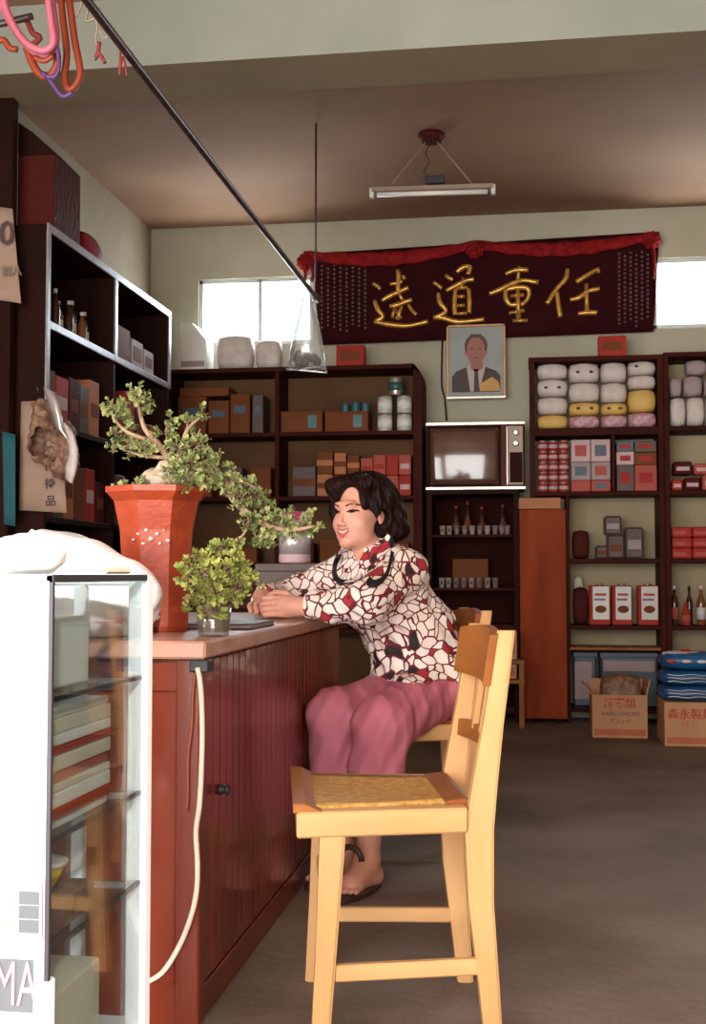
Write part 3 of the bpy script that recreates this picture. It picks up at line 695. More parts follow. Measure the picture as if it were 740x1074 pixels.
def edging(pix, c, i0, i1):
    mb = MB(); rows = []
    for i in range(i0, i1):
        p = pix[i % len(pix)]; row = []
        for f in (.74, .84, .94, 1.04):
            d = ray(c[0] + (p[0] - c[0]) * f, c[1] + (p[1] - c[1]) * f).normalized(); q = gb.ray_cast(CP, d)
            row.append((q[0] if q[0] is not None and 3.4 < q[0].y < 4.3 else CP + d * 4.0) - d * .014)
        rows.append(row)
    for _ in range(5):
        rows = [rows[0]] + [[(rows[i - 1][k] + rows[i][k] * 2 + rows[i + 1][k]) / 4 for k in range(4)] for i in range(1, len(rows) - 1)] + [rows[-1]]
    V_ = [[mb.bm.verts.new(p) for p in r_] for r_ in rows]
    for i in range(len(V_) - 1):
        for k in range(3): mb.bm.faces.new((V_[i][k], V_[i + 1][k], V_[i + 1][k + 1], V_[i][k + 1])).smooth = True
    o = mb.build('collar_edging', 'black_trim', blouse); md = o.modifiers.new('t', 'SOLIDIFY'); md.thickness = .004; md.offset = 0
def dens(P, n=4):
    out = []
    for i in range(len(P)):
        a, b = P[i], P[(i + 1) % len(P)]
        for k in range(n): out.append((a[0] + (b[0] - a[0]) * k / n, a[1] + (b[1] - a[1]) * k / n))
    return out
c1_ = dens([(398, 560), (409, 558), (414, 572), (411, 588), (407, 604), (398, 614), (385, 617), (383, 602), (389, 583)])
edging(c1_, collar(c1_, 'collar_flap'), 5, 27)
c2_ = dens([(361, 570), (371, 582), (377, 594), (380, 608), (366, 613), (352, 612), (347, 600), (352, 584)])
edging(c2_, collar(c2_, 'collar_flap'), 11, 30)
for zz in (.90, .85, .79):   # buttons down the front
    o_ = Vector(tuple(chest + TF * .5 + v3(0, 0, zz - chest[2]))); r = gb.ray_cast(o_, Vector(tuple(-TF)))
    if r[0] is not None and (r[0] - Vector(tuple(chest))).length < .24:
        MB().ball(r[0], (.006, .006, .006), 8, 6).build('button', 'black_trim', blouse)
# trousers
T = Field((-.80, 3.50, .12), (-.10, 4.36, .76), .0042)
T.ell(hips + v3(0, 0, .0), (.172, .150, .115), TAX, .04)
T.caps(hipN, knN, .104, .084, .04); T.caps(hipF, knF, .098, .084, .04)
T.caps(knN, anN + v3(.02, -.01, .115), .088, .088, .03); T.caps(knF, anF + v3(0, 0, .115), .084, .084, .03)
q = tuple(slice(0, n) for n in T.D.shape); X, Y, Z = T.grid(q)
T.D = (T.D + .0045 * np.sin(X * 46 + Y * 26 + Z * 12) * np.cos(Z * 30 - Y * 22) + .0020 * np.abs(np.sin(X * 60 + Y * 42 + Z * 5)) + .002 * np.sin(X * 120 - Z * 60)).astype(np.float32)
T.D = np.maximum(T.D, .20 - Z + 0 * X + 0 * Y).astype(np.float32); T.D = np.maximum(T.D, (CX + .008) - X + 0 * Z + 0 * Y).astype(np.float32)
T.D = np.maximum(T.D, Z - .70 + 0 * X + 0 * Y).astype(np.float32)
T.build('trousers', 'trousers_pink', person); del T
for an, toe in ((anN, v3(-.55, 3.575, .022)), (anF, v3(-.655, 3.70, .022))):
    dv = toe - an; dv[2] = 0; dv /= np.linalg.norm(dv); sd = v3(-dv[1], dv[0], 0); mb = MB(); out = []
    for i in range(28):
        a = 2 * PI * i / 28; L_ = .130; Wd = .040 + .008 * math.cos(a); p = an + dv * (.052 + L_ * math.cos(a)) + sd * Wd * math.sin(a); out.append((p[0], p[1]))
    mb.prism(out, 'z', .0, .018, .003); s_ = mb.build('sandal', 'sandal', person)
    b_ = an + dv * .10; P = [b_ + sd * (.038 * math.cos(t_)) + v3(0, 0, .016 + .038 * math.sin(t_)) for t_ in np.linspace(0, PI, 9)]
    MB().tube([Vector(tuple(p)) for p in P], .007, 6, flat=1.4, smooth=1).build('strap', 'sandal', s_)
#@@REST
# ================================================================== SHELVING ALONG THE BACK WALL
YS = 8.0                                             # front plane of the shelving
def bx(px): return at(px, 537, Y=YS).x
def bzz(py, px=560): return at(px, py, Y=YS).z
def shelving(label, xs, zs, ztop, y0=YS, y1=YB - .03, back=None, round_right=False, zb=0.0, wmat='shelf_wood', vt=.032, name='shelving_unit'):
    """xs = x of each upright, zs = heights of the boards (top face)"""
    t = thing(name, label, 'shelving', ((xs[0] + xs[-1]) / 2, (y0 + y1) / 2, 0))
    for i, x in enumerate(xs):
        last = i == len(xs) - 1
        m = MB()
        if last and round_right:
            r_ = .11; pts = [(x - vt, zb), (x + vt, zb), (x + vt, ztop - r_)] + [(x + vt - r_ * .8 + r_ * .8 * math.cos(a), ztop - r_ + r_ * math.sin(a)) for a in np.linspace(.2, PI / 2, 6)] + [(x - vt, ztop)]
            m.prism(pts, 'y', y0, y1, .003)
        else: m.box(x - vt / 2, x + vt / 2, y0, y1, zb, ztop, .003)
        m.build('upright', wmat, t)
    for z in zs: MB().box(xs[0], xs[-1], y0 + .004, y1, z - .028, z, .003).build('shelf_board', wmat, t)
    MB().box(xs[0] - vt / 2, xs[-1] + vt / 2 - (.05 if round_right else 0), y0 - .006, y1, ztop - .03, ztop, .004).build('top_board', wmat, t)
    if back: MB().box(xs[0], xs[-1], y1 - .012, y1 - .002, zb, ztop - .02).build('back_board', back, t)
    return t
# left unit
LZ = [bzz(y, 370) for y in (452, 520, 590, 660)]
LTOP = bzz(383, 370)
LX = [bx(176), bx(290), bx(438)]
shelving('dark wooden wall shelving with a rounded top corner, left of the television', LX, LZ + [.12], LTOP, round_right=True, vt=.030, back='shelf_back')
# middle cabinet with glass-fronted dark interior
MX0, MX1 = bx(450), bx(541); MT = bzz(514, 500)
t = thing('display_cabinet', 'dark glass-shelved cabinet under the television', 'cabinet', ((MX0 + MX1) / 2, 8.1, 0))
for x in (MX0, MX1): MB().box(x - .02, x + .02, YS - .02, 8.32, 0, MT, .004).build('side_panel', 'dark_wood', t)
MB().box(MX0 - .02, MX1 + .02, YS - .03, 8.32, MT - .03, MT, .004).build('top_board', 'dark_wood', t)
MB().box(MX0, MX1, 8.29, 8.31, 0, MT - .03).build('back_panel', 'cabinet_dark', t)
MZ = [bzz(y, 500) for y in (561, 617, 655)]
for z in MZ[:2]: MB().box(MX0 + .02, MX1 - .02, YS + .01, 8.29, z - .012, z).build('glass_shelf', 'clear_glass', t); 
for z in MZ[:2]: MB().box(MX0 + .02, MX1 - .02, YS, YS + .012, z - .014, z + .002).build('shelf_edge', 'shelf_wood', t)
MB().box(MX0 + .02, MX1 - .02, YS, 8.29, MZ[2] - .03, MZ[2]).build('lower_board', 'shelf_wood', t)
MB().box(MX0 + .02, MX1 - .02, YS, 8.29, .06, .10).build('bottom_board', 'shelf_wood', t)
# upright red wooden panel
px0, px1 = at(545, 640, Y=7.97).x, at(594, 640, Y=7.97).x; pz1 = at(570, 522, Y=7.97).z
t = thing('wooden_partition', 'tall orange-red wooden panel standing between cabinet and right shelving', 'panel', ((px0 + px1) / 2, 7.99, 0))
MB().box(px0, px1, 7.97, 8.35 - .05, .03, pz1 - .075, .004).build('board', 'red_panel', t)
MB().box(px0 - .004, px1 - .03, 7.965, 8.28, pz1 - .073, pz1, .003).build('top_strip', 'orange_strip', t)
MB().box(px0 + .04, px0 + .08, 7.99, 8.2, 0, .03).build('foot', 'dark_wood', t)
MB().box(px1 - .08, px1 - .04, 7.99, 8.2, 0, .03).build('foot', 'dark_wood', t)
# right units
RZ = [bzz(y, 640) for y in (448, 515, 586, 656)]
RTOP = bzz(373, 640)
RX = [bx(559), bx(694)]
def shelving_right(label, xs, full):
    t = shelving(label, xs, RZ[:2] + RZ[2:] , RTOP, zb=0, vt=.034)
    return t
t = thing('shelving_unit', 'dark wooden shelving with pale tissue bundles on its top shelf, right of television', 'shelving', ((RX[0] + RX[1]) / 2, 8.15, 0))
XA = RX[0]; XB = RX[1]; XP = px1 + .012
MB().box(XA - .02, XA + .016, YS, 8.32, pz1 + .004, RTOP, .003).build('upright', 'shelf_wood', t)
MB().box(XP - .012, XP + .012, YS + .004, 8.32, 0, RZ[1] - .03, .003).build('upright', 'shelf_wood', t)
MB().box(XB - .018, XB + .018, YS, 8.32, 0, RTOP, .003).build('upright', 'shelf_wood', t)
MB().box(XA - .025, XB + .018, YS - .006, 8.32, RTOP - .03, RTOP, .004).build('top_board', 'shelf_wood', t)
for i, z in enumerate(RZ):
    x0 = XA if i < 2 else XP
    MB().box(x0, XB, YS + .004, 8.32, z - (.05 if i == 0 else .028), z, .003).build('shelf_board', 'shelf_wood', t)
zl = bzz(679, 640)
MB().box(XP, XB, YS + .004, 8.3, zl - .02, zl - .0, .003).build('shelf_board', 'brown_wood', t)
MB().box(XP, XB, YS + .02, 8.32, .07, .10, .003).build('shelf_board', 'shelf_wood', t)
MB().box(XP + .012, XB - .018, 8.305, 8.318, .1, RTOP - .03).build('back_board', 'cream_back', t)
MB().box(XA + .016, XP + .012, 8.305, 8.318, RZ[1], RTOP - .03).build('back_board', 'cream_back', t)
XD = bx(694) + .95
shelving('dark wooden shelving at the right edge of the photo, beside the tissue shelving', [XB + .036, XD], RZ[:2] + RZ[2:] + [.10], RTOP + .012, vt=.034, back='cream_back')

# ---------------------------------------------------------------- goods
ORD = ['first', 'second', 'third', 'fourth', 'fifth', 'sixth', 'seventh', 'eighth', 'ninth', 'tenth', 'eleventh', 'twelfth']
def carton(name, label, x0, x1, y0, y1, z0, z1, m, cat='carton', group=None, band=None, bandm=None, tape=None, bev=.004, front=None, fm=None):
    t = thing(name, label, cat, ((x0 + x1) / 2, (y0 + y1) / 2, z0), group)
    MB().box(x0, x1, y0, y1, z0, z1, bev).build('body', m, t)
    if band: MB().box(x0 - .001, x1 + .001, y0 - .0012, y0 + .01, z0 + (z1 - z0) * band[0], z0 + (z1 - z0) * band[1]).build('label_band', bandm, t)
    if front:
        u0, u1, v0, v1 = front; MB().box(x0 + (x1 - x0) * u0, x0 + (x1 - x0) * u1, y0 - .0015, y0 + .004, z0 + (z1 - z0) * v0, z0 + (z1 - z0) * v1).build('front_label', fm, t)
    return t
def pixbox(name, label, a, b, c, d, Y, depth, m, z0=None, **k):
    """front face spans pixels a..b, top c, bottom d at depth Y"""
    p = at(a, (c + d) / 2, Y=Y); q = at(b, (c + d) / 2, Y=Y); zt_ = at((a + b) / 2, c, Y=Y).z; zb_ = at((a + b) / 2, d, Y=Y).z
    return carton(name, label, p.x + .002, q.x - .002, Y, Y + depth, (zb_ if z0 is None else z0) + .0005, zt_, m, **k)
def soft_pack(name, label, x0, x1, y0, y1, z0, z1, m, group=None, cat='package', seed=0, spot=None, child='wrapping'):
    """pillow shaped bundle"""
    t = thing(name, label, cat, ((x0 + x1) / 2, (y0 + y1) / 2, z0), group); R_ = random.Random(seed)
    b = bmesh.new(); bmesh.ops.create_cube(b, size=2); bmesh.ops.subdivide_edges(b, edges=b.edges[:], cuts=5, use_grid_fill=True)
    for v in b.verts:
        c = v.co; f = [abs(c.x), abs(c.y), abs(c.z)]
        q = Vector((c.x * math.sqrt(max(0, 1 - .22 * c.y * c.y - .22 * c.z * c.z + .0 * f[0])), c.y * math.sqrt(max(0, 1 - .22 * c.x * c.x - .22 * c.z * c.z)), c.z * math.sqrt(max(0, 1 - .22 * c.x * c.x - .22 * c.y * c.y))))
        q *= 1 + .012 * R_.uniform(-1, 1)
        v.co = Vector(((x0 + x1) / 2 + q.x * (x1 - x0) / 2, (y0 + y1) / 2 + q.y * (y1 - y0) / 2, (z0 + z1) / 2 + q.z * (z1 - z0) / 2))
    for f in b.faces: f.smooth = True
    zmin = min(v.co.z for v in b.verts)
    for v in b.verts: v.co.z += z0 - zmin
    mb = MB(); mb._merge(b); mb.build(child, m, t)
    if spot:
        for (u, w) in spot:
            c = ((x0 + (x1 - x0) * u), y0 - .001, z0 + (z1 - z0) * w)
            MB().ball(c, (.014, .004, .009), 8, 6).build('printed_mark', 'ink_dark', t)
    return t
def tin(name, label, x, y, z, r, hgt, m, group=None, cat='tin', lid='tin_metal', band=None, n=16):
    t = thing(name, label, cat, (x, y, z), group)
    MB().lathe([(r * .96, 0), (r, .004), (r, hgt - .006), (r * .97, hgt)], (x, y, z), n).build('body', m, t)
    MB().lathe([(r * 1.02, hgt - .008), (r * 1.02, hgt + .002), (r * .9, hgt + .003)], (x, y, z), n).build('lid', lid, t)
    if band: MB().lathe([(r * 1.008, hgt * band[0]), (r * 1.008, hgt * band[1])], (x, y, z), n).build('paper_label', band[2], t)
    return t
def bottle(label, x, y, z, r, hgt, m, cap='ceramic', lab=None, group=None, name='bottle'):
    t = thing(name, label, 'bottle', (x, y, z), group)
    MB().lathe([(r * .95, 0), (r, .006), (r, hgt * .55), (r * .8, hgt * .66), (r * .36, hgt * .78), (r * .34, hgt * .92)], (x, y, z), 14).build('glass', m, t)
    MB().lathe([(r * .42, hgt * .9), (r * .42, hgt), (r * .3, hgt + .002)], (x, y, z), 12).build('cap', cap, t)
    if lab: MB().lathe([(r * 1.012, hgt * .15), (r * 1.012, hgt * .45)], (x, y, z), 14).build('paper_label', lab, t)
    return t
YG = YS + .035
# top shelf of the right unit: tissue bundles in four stacks
tz0, tz1 = RZ[0], bzz(378, 630); xs4 = [bx(v) for v in (563, 597, 631, 660, 691)]
stk = [[('yellow_pack', .22, 'yellow'), ('white_pack', .27, 'white'), ('white_pack', .27, 'white'), ('white_pack', .24, 'white')],
       [('mauve_pack', .2, 'pink-mauve'), ('yellow_pack', .2, 'yellow'), ('white_pack', .3, 'white'), ('white_pack', .3, 'white')],
       [('mauve_pack', .2, 'pink-mauve'), ('yellow_pack', .18, 'yellow'), ('white_pack', .31, 'white'), ('white_pack', .31, 'white')],
       [('mauve_pack', .23, 'pink-mauve'), ('yellow_pack', .35, 'yellow'), ('white_pack', .21, 'white'), ('white_pack', .21, 'white')]]
lv = ['at the bottom', 'second from the bottom', 'third from the bottom', 'on top']
for i, st in enumerate(stk):
    z = tz0 + .001
    for j, (m_, fr, cn) in enumerate(st):
        hh = (tz1 - tz0 - .004) * fr
        sp = [(.3, .5), (.72, .5)] if (i, j) in ((0, 2), (1, 3), (2, 1), (1, 1)) else ([(.3, .6)] if (i, j) == (3, 3) else None)
        soft_pack('tissue_pack', f'{cn} tissue pack {lv[j]} of the {ORD[i]} stack from the left', xs4[i] + .001, xs4[i + 1] - .001, YG, YG + .2, z, z + hh, m_, 'tissue bundles on the top shelf', seed=i * 9 + j, spot=sp)
        z += hh + .0005
# second shelf: red tins, milk boxes, mixed boxes
z0 = RZ[1] + .001; z1 = bzz(460, 620); xa, xb = bx(564), bx(597)
cw = (xb - xa) / 3; rh = (z1 - z0) / 5
for c in range(3):
    for r_ in range(5):
        tin('food_tin', f'small red and pale tin, {ORD[r_]} layer up, {["left", "middle", "right"][c]} column of the tin stack', xa + cw * (c + .5), YG + cw * .5, z0 + rh * r_, cw * .47, rh - .006, 'red_card', 'stacked red tins on the right shelving', band=(.25, .62, 'pale_pink'), n=12)
xs_ = [bx(v) for v in (599, 620, 641)]
for c in range(2):
    z = z0
    for r_, (fr, m_, cn) in enumerate(((.22, 'pinkred_card', 'red'), (.35, 'mauve_card', 'grey-pink'), (.43, 'pale_pink', 'pale pink'))):
        hh = (z1 - z0) * fr
        carton('goods_box', f'{cn} box, {lv[r_]} of the {["left", "right"][c]} stack beside the red tins', xs_[c] + .002, xs_[c + 1] - .002, YG, YG + .14, z, z + hh - .002, m_, cat='box', group='boxes beside the red tins', front=(.2, .8, .25, .75), fm='blue_grey' if (r_ + c) % 2 else 'pinkred_card'); z += hh
MB_ = MB().box(bx(642), bx(645.5), YS + .02, 8.3, RZ[1] + .001, RZ[0] - .052, .002).build('shelf_divider', 'shelf_wood'); tag(MB_, 'thin wooden divider upright beside the pale pink boxes, right shelving', 'divider')
xs_ = [bx(v) for v in (647, 666, 690)]
for c in range(2):
    z = z0
    for r_, (fr, m_, cn) in enumerate((((.5, 'dark_pack', 'dark'), (.26, 'pale_pink', 'pale pink'), (.2, 'blue_grey', 'dark blue')) if c == 0 else ((.5, 'pinkred_card', 'bright pink-red'), (.24, 'brown_card', 'brown'), (.22, 'dark_pack', 'dark')))):
        hh = (z1 - z0) * fr
        carton('goods_box', f'{cn} box {lv[r_]} of the {["left", "right"][c]} stack past the thin divider', xs_[c] + .002, xs_[c + 1] - .002, YG, YG + .14, z, z + hh - .002, m_, cat='box', group='boxes past the divider', front=(.2, .8, .3, .7), fm='red_card'); z += hh
# third shelf: dark bundles
z0 = RZ[2] + .001
soft_pack('dark_bundle', 'rounded maroon net bag at the left end of the third shelf', bx(600), bx(618), YG, YG + .14, z0, bzz(556), 'maroon_pack', cat='bag', seed=3)
for i, (a, b, c, d, m_) in enumerate(((624, 640, 572, 584, 'dark_pack'), (636, 655, 561, 584, 'dark_pack'), (633, 652, 541, 561, 'dark_pack'), (655, 675, 553, 584, 'dark_pack'))):
    pixbox('dark_packet', ['low dark packet, left of the dark pile on the third shelf', 'dark packet under the topmost one on the third shelf', 'topmost dark packet of the pile on the third shelf', 'dark packet right of the pile on the third shelf'][i], a, b, c, d, YG + (.05 if i == 0 else 0), .12, m_, z0=z0 if i != 2 else None, cat='package', group='dark packets on the third shelf', front=(.15, .85, .3, .6), fm='mauve_card' if i > 1 else 'brown_card', bev=.012)
# fourth shelf: three milk powder cartons, dark bag
z0 = RZ[3] + .001
soft_pack('dark_bundle', 'dark brown bag slumped left of the white-fronted tins', bx(600), bx(616), YG, YG + .13, z0, bzz(616), 'maroon_pack', cat='bag', seed=5)
soft_pack('pale_parcel', 'small pale parcel behind the dark brown bag on the fourth shelf', bx(601), bx(612), YG + .15, YG + .22, z0, bzz(604), 'cream_card', cat='parcel', seed=15)
for i, (a, b) in enumerate(((617, 639), (641, 662), (668, 690))):
    x0, x1 = bx(a), bx(b); zt_ = bzz(614); H_ = zt_ - z0
    t = thing('milk_tin', f'red-sided square tin with white front and oval picture, {["left", "middle", "right"][i]} of three', 'tin', ((x0 + x1) / 2, YG + .05, z0), 'three square tins with oval pictures')
    MB().box(x0, x1, YG, YG + .10, z0, zt_, .006).build('body', 'red_card', t)
    MB().box(x0 + .022, x1 - .006, YG - .0015, YG + .006, z0 + H_ * .14, zt_ - .006, .001).build('front_label', 'ceramic', t)
    e = MB(); e.ball(((x0 + x1) / 2 + .006, YG - .002, z0 + H_ * .40), (.036, .003, .024), 16, 8); e.build('oval_picture', 'brown_card', t)
    MB().box(x0 + .035, x1 - .025, YG - .003, YG, z0 + H_ * .74, z0 + H_ * .80).build('printed_line', 'print_red', t)
    MB().box(x0 + .03, x1 - .03, YG - .003, YG, z0 + H_ * .62, z0 + H_ * .67).build('printed_line', 'print_violet', t)
    MB().lathe([(.024, 0), (.024, .010), (.02, .012)], ((x0 + x1) / 2, YG + .05, zt_ - .001), 14).build('lid', 'tin_metal', t)
# far right unit
z0 = RZ[0] + .001
for i, (a, b, c, d) in enumerate(((704, 722, 418, 446), (722, 742, 418, 446), (742, 765, 418, 446), (704, 718, 398, 418), (719, 740, 396, 418), (741, 760, 398, 418), (722, 745, 380, 396))):
    zz0 = z0 if i < 3 else bzz(d) + .002
    soft_pack('clear_wrapped_pack', ['whitish wrapped pack, bottom left of the far right top shelf', 'whitish wrapped pack, bottom row, at the photo right edge', 'whitish wrapped pack beyond the right edge, bottom row', 'mauve-white pack, second row, next to the upright', 'mauve-white pack, second row, at the right edge', 'mauve-white pack beyond the right edge, second row', 'pink-mauve pack on top of the far right pile'][i],
              bx(a) + .001, bx(b) - .001, YG, YG + .18, zz0, bzz(c) - .0005, 'mauve_card' if i > 2 else 'white_pack', 'wrapped packs on the far right top shelf', seed=40 + i)
z0 = RZ[1] + .001
for i, (a, b, c) in enumerate(((704, 716, 503), (717, 735, 501), (736, 755, 498), (706, 726, 484), (727, 748, 486))):
    zz0 = z0 if i < 3 else bzz(501) + .012
    pixbox('red_packet', ['red packet at the left, bottom row, far right second shelf', 'red packet in the middle, bottom row, far right second shelf', 'red packet at the photo edge, bottom row, far right second shelf', 'red packet on top at the left, far right second shelf', 'red packet on top at the right, far right second shelf'][i], a, b, c if i < 3 else c, 515, YG, .13, ['red_card', 'maroon_pack', 'pinkred_card', 'maroon_pack', 'pinkred_card'][i], z0=zz0, cat='package', group='red packets on the far right second shelf', front=(.15, .85, .3, .6), fm='pale_pink', bev=.010)
z0 = RZ[2] + .001
for i in range(9):
    r_, c = divmod(i, 3); a = 704 + c * 22; hh = (bzz(553) - z0) / 3
    carton('red_packet', f'bright red flat packet, {ORD[r_]} layer up, {["left", "middle", "right"][c]} pile, far right third shelf', bx(a) + .002, bx(a + 22) - .002, YG, YG + .15, z0 + hh * r_, z0 + hh * (r_ + 1) - .002, 'red_card', cat='package', group='flat red packets on the third shelf', front=(.1, .7, .25, .6), fm='pinkred_card', bev=.008)
z0 = RZ[3] + .001
for i, (a, top, m_, r_, lb, cp) in enumerate(((707, 614, 'bottle_dark', .026, 'pinkred_card', 'ceramic'), (719, 632, 'red_card', .03, 'pinkred_card', 'red_card'), (724, 615, 'bottle_dark', .022, None, 'dark_metal'), (735, 614, 'bottle_amber', .028, 'ceramic', 'ceramic'), (748, 612, 'bottle_dark', .026, 'cream_card', 'dark_metal'))):
    bottle(['dark bottle with a pale cap and red label beside the upright', 'short red jar between two dark bottles', 'tall slim dark bottle behind the red jar', 'amber bottle with a white label near the right edge', 'dark bottle beyond the white-labelled amber one'][i], at(a, 640, Y=YG + .06).x, YG + .06 + (.07 if i == 2 else 0), z0, r_, bzz(top) - z0, m_, cp, lb, 'bottles on the far right shelf')
# bottom compartment: plastic tubs
for i, (a, b) in enumerate(((600, 624), (628, 688))):
    x0, x1 = bx(a), bx(b); z0 = .101
    t = thing('plastic_bin', ['blue-grey bin with a pale mauve front, lower shelf beside the wooden panel', 'wide blue-grey bin behind the open carton'][i], 'bin', ((x0 + x1) / 2, 8.15, z0), 'blue-grey bins on the bottom shelf')
    ht = bzz(684) - z0; m = MB(); w_ = .012
    m.box(x0, x1, YS + .03, 8.29, z0, z0 + .015, .002).box(x0, x1, YS + .03, YS + .03 + w_, z0, z0 + ht, .003).box(x0, x1, 8.28, 8.29, z0, z0 + ht, .002).box(x0, x0 + w_, YS + .03, 8.29, z0, z0 + ht, .002).box(x1 - w_, x1, YS + .03, 8.29, z0, z0 + ht, .002)
    m.build('tub', 'blue_grey', t)
    MB().box(x0 - .004, x1 + .004, YS + .022, 8.29, z0 + ht - .03, z0 + ht, .004).build('rim', 'blue_grey', t)
    if i == 0: MB().box(x0 + .006, x1 - .03, YS + .024, YS + .03, z0 + .05, z0 + ht - .06, .002).build('front_label', 'mauve_card', t)
    else: MB().box(x0 + .02, x1 - .02, YS + .024, YS + .03, z0 + ht - .12, z0 + ht - .05, .002).build('front_label', 'mauve_card', t)
# floor cartons
def big_carton(label, a, b, c, d, dep, lines, open_top):
    g_ = at((a + b) / 2, d, Z=0); Y = g_.y; x0 = at(a, d, Y=Y).x; x1 = at(b, d, Y=Y).x; zt_ = at((a + b) / 2, c, Y=Y).z
    t = thing('cardboard_carton', label, 'carton', ((x0 + x1) / 2, Y + dep / 2, 0))
    m = MB(); w_ = .008
    m.box(x0, x1, Y, Y + w_, 0, zt_).box(x0, x1, Y + dep - w_, Y + dep, 0, zt_).box(x0, x0 + w_, Y + w_, Y + dep - w_, 0, zt_).box(x1 - w_, x1, Y + w_, Y + dep - w_, 0, zt_).box(x0 + w_, x1 - w_, Y + w_, Y + dep - w_, 0, .01)
    if not open_top: m.box(x0 + w_, x1 - w_, Y + w_, Y + dep - w_, zt_ - .008, zt_)
    m.build('box_walls', 'cardboard', t)
    if open_top:
        for (u0, u1, v0, v1, dx, dz) in ((x0, x0 + w_, Y, Y + dep, -.05, .055), (x1 - w_, x1, Y, Y + dep, .02, .09)):
            f = MB(); f.prism([(u0, zt_), (u1, zt_), (u1 + dx, zt_ + dz), (u0 + dx, zt_ + dz)], 'y', v0, v1); f.build('flap', 'cardboard', t)
        f = MB(); f.prism([(Y + dep - w_, zt_), (Y + dep, zt_), (Y + dep + .02, zt_ + .07), (Y + dep + .012, zt_ + .07)], 'x', x0, x1); f.build('flap', 'cardboard', t)
    for txt, sz, zz, m_, cx in lines: text_mesh(txt, sz, 'printed_text', m_, t, (x0 + (x1 - x0) * cx, Y - .0008, zt_ * zz), depth=.0006, bold=.001)
    MB().box(x0 + .01, x1 - .01, Y - .0012, Y + .001, zt_ * .06, zt_ * .2).build('printed_band', 'print_orange', t)
    return t, x0, x1, Y, zt_
t, x0, x1, Y, zt_ = big_carton('cardboard carton with red Chinese print, open and stuffed, on the floor', 621, 679, 729, 774, .30, [('酒甕組', .062, .80, 'print_red', .5), ('KAOLI GARDEN', .030, .56, 'print_violet', .52), ('裝入十打', .030, .38, 'print_orange', .52)], True)
soft_pack('wrapped_goods', 'shiny brown wrapped goods bulging out of the open carton', x0 + .05, x1 - .02, Y + .03, Y + .27, .012, zt_ + .115, 'snack', cat='package', seed=77)
t, x0, x1, Y, zt_ = big_carton('cardboard carton with red print under the blue plastic sacks', 697, 765, 737, 783, .42, [('森永製菓', .062, .72, 'print_red', .40), ('公仔麵', .032, .5, 'print_orange', .38)], False)
# blue plastic sacks stacked on it
zc = zt_ + .001
for i, (hh, lab) in enumerate(((.085, 'bottom'), (.085, 'middle'), (.10, 'topmost'))):
    t = soft_pack('blue_sack', f'{lab} blue plastic sack piled on the right-hand carton', x0 - .02 + .005 * i, x1 + .02, Y + .03, Y + .38, zc, zc + hh, 'blue_bag', 'blue plastic sacks on the carton', 'sack', seed=90 + i)
    if i < 2:
        for k in range(3): MB().tube([Vector((x0 + .02 + u * (x1 - x0 - .04), Y + .022 + .006 * abs(u - .5), zc + hh * (.3 + .22 * k) + .004 * math.sin(u * 14 + k))) for u in np.linspace(0, 1, 9)], .0035, 5, smooth=2).build('white_stripe', 'foil', t)
    else:
        e = MB(); e.ball(((x0 + x1) / 2 - .05, Y + .16, zc + hh * .86), (.12, .10, .022), 20, 8); e.build('white_oval', 'ceramic', t)
        e = MB(); e.ball(((x0 + x1) / 2 - .04, Y + .13, zc + hh * 1.02), (.035, .05, .012), 12, 6); e.build('red_mark', 'print_red', t)
        for u in (.12, .36, .60):
            MB().ball((x0 + (x1 - x0) * u, Y + .032, zc + hh * .52), (.03, .006, .010), 10, 6).build('white_patch', 'ceramic' if u > .2 else 'print_red', t)
    zc += hh * 1.0 + .001
# ------------------------------------------------------------ middle cabinet contents
for r_, (z, pxs, top) in enumerate(((MZ[0], (464, 471, 479, 487, 495, 503, 511, 519, 526, 532), 551), (MZ[1], (463, 470, 478, 486, 494, 502, 511, 519), 606))):
    hh = bzz(top, 500) - z
    for i, p in enumerate(pxs):
        x = at(p, 580, Y=YS + .05).x
        t = thing('small_cup', f'{ORD[i]} small pale cup from the left on the {["upper", "lower"][r_]} glass shelf', 'cup', (x, YS + .05, z), 'small cups on the ' + ['upper', 'lower'][r_] + ' glass shelf')
        MB().lathe([(.012, 0), (.016, .004), (.0205, hh), (.018, hh), (.014, .008), (.002, .008)], (x, YS + .05, z + .001), 12).build('bowl', 'cup_pale' if i in (0, 1, 4, 6) else 'cup_dull', t)
        if r_ == 1 or i < 2: MB().box(x - .006, x + .006, YS + .029, YS + .032, z + hh * .35, z + hh * .7).build('painted_mark', 'ink_dark', t)
pixbox('small_box', 'flat brown box standing behind the cups on the lower glass shelf', 474, 512, 586, 606, YS + .12, .08, 'brown_card', z0=MZ[1] + .001, cat='box')
for i, (p, top) in enumerate(((478, 529), (490, 524), (505, 530), (527, 528))):
    bottle(f'{ORD[i]} small dark bottle from the left behind the upper cups', at(p, 550, Y=8.2).x, 8.2, MZ[0] + .001, .024, bzz(top, 500) - MZ[0], 'bottle_dark', 'red_card', 'brown_card', 'dark bottles behind the upper cups')
for i, (a, b, c, d) in enumerate(((478, 548, 657, 684), (490, 548, 690, 716))):
    pixbox('cardboard_box', ['tan cardboard box at the top behind the near chair back', 'tan cardboard box below, behind the near chair back'][i], a + 4, b - 6, c + 5, d, YS - .28 + .02 * i, .22, 'cardboard', z0=(bzz(689) if i == 0 else .30), cat='box', group='tan boxes behind the near chair', front=(.7, .96, .2, .7), fm='orange_card')
x0, x1 = at(474, 700, Y=YS - .3).x, at(550, 700, Y=YS - .3).x
zq = bzz(689)
t = thing('low_bench', 'low rough wooden stand holding the tan boxes in front of the dark cabinet', 'bench', ((x0 + x1) / 2, YS - .18, 0))
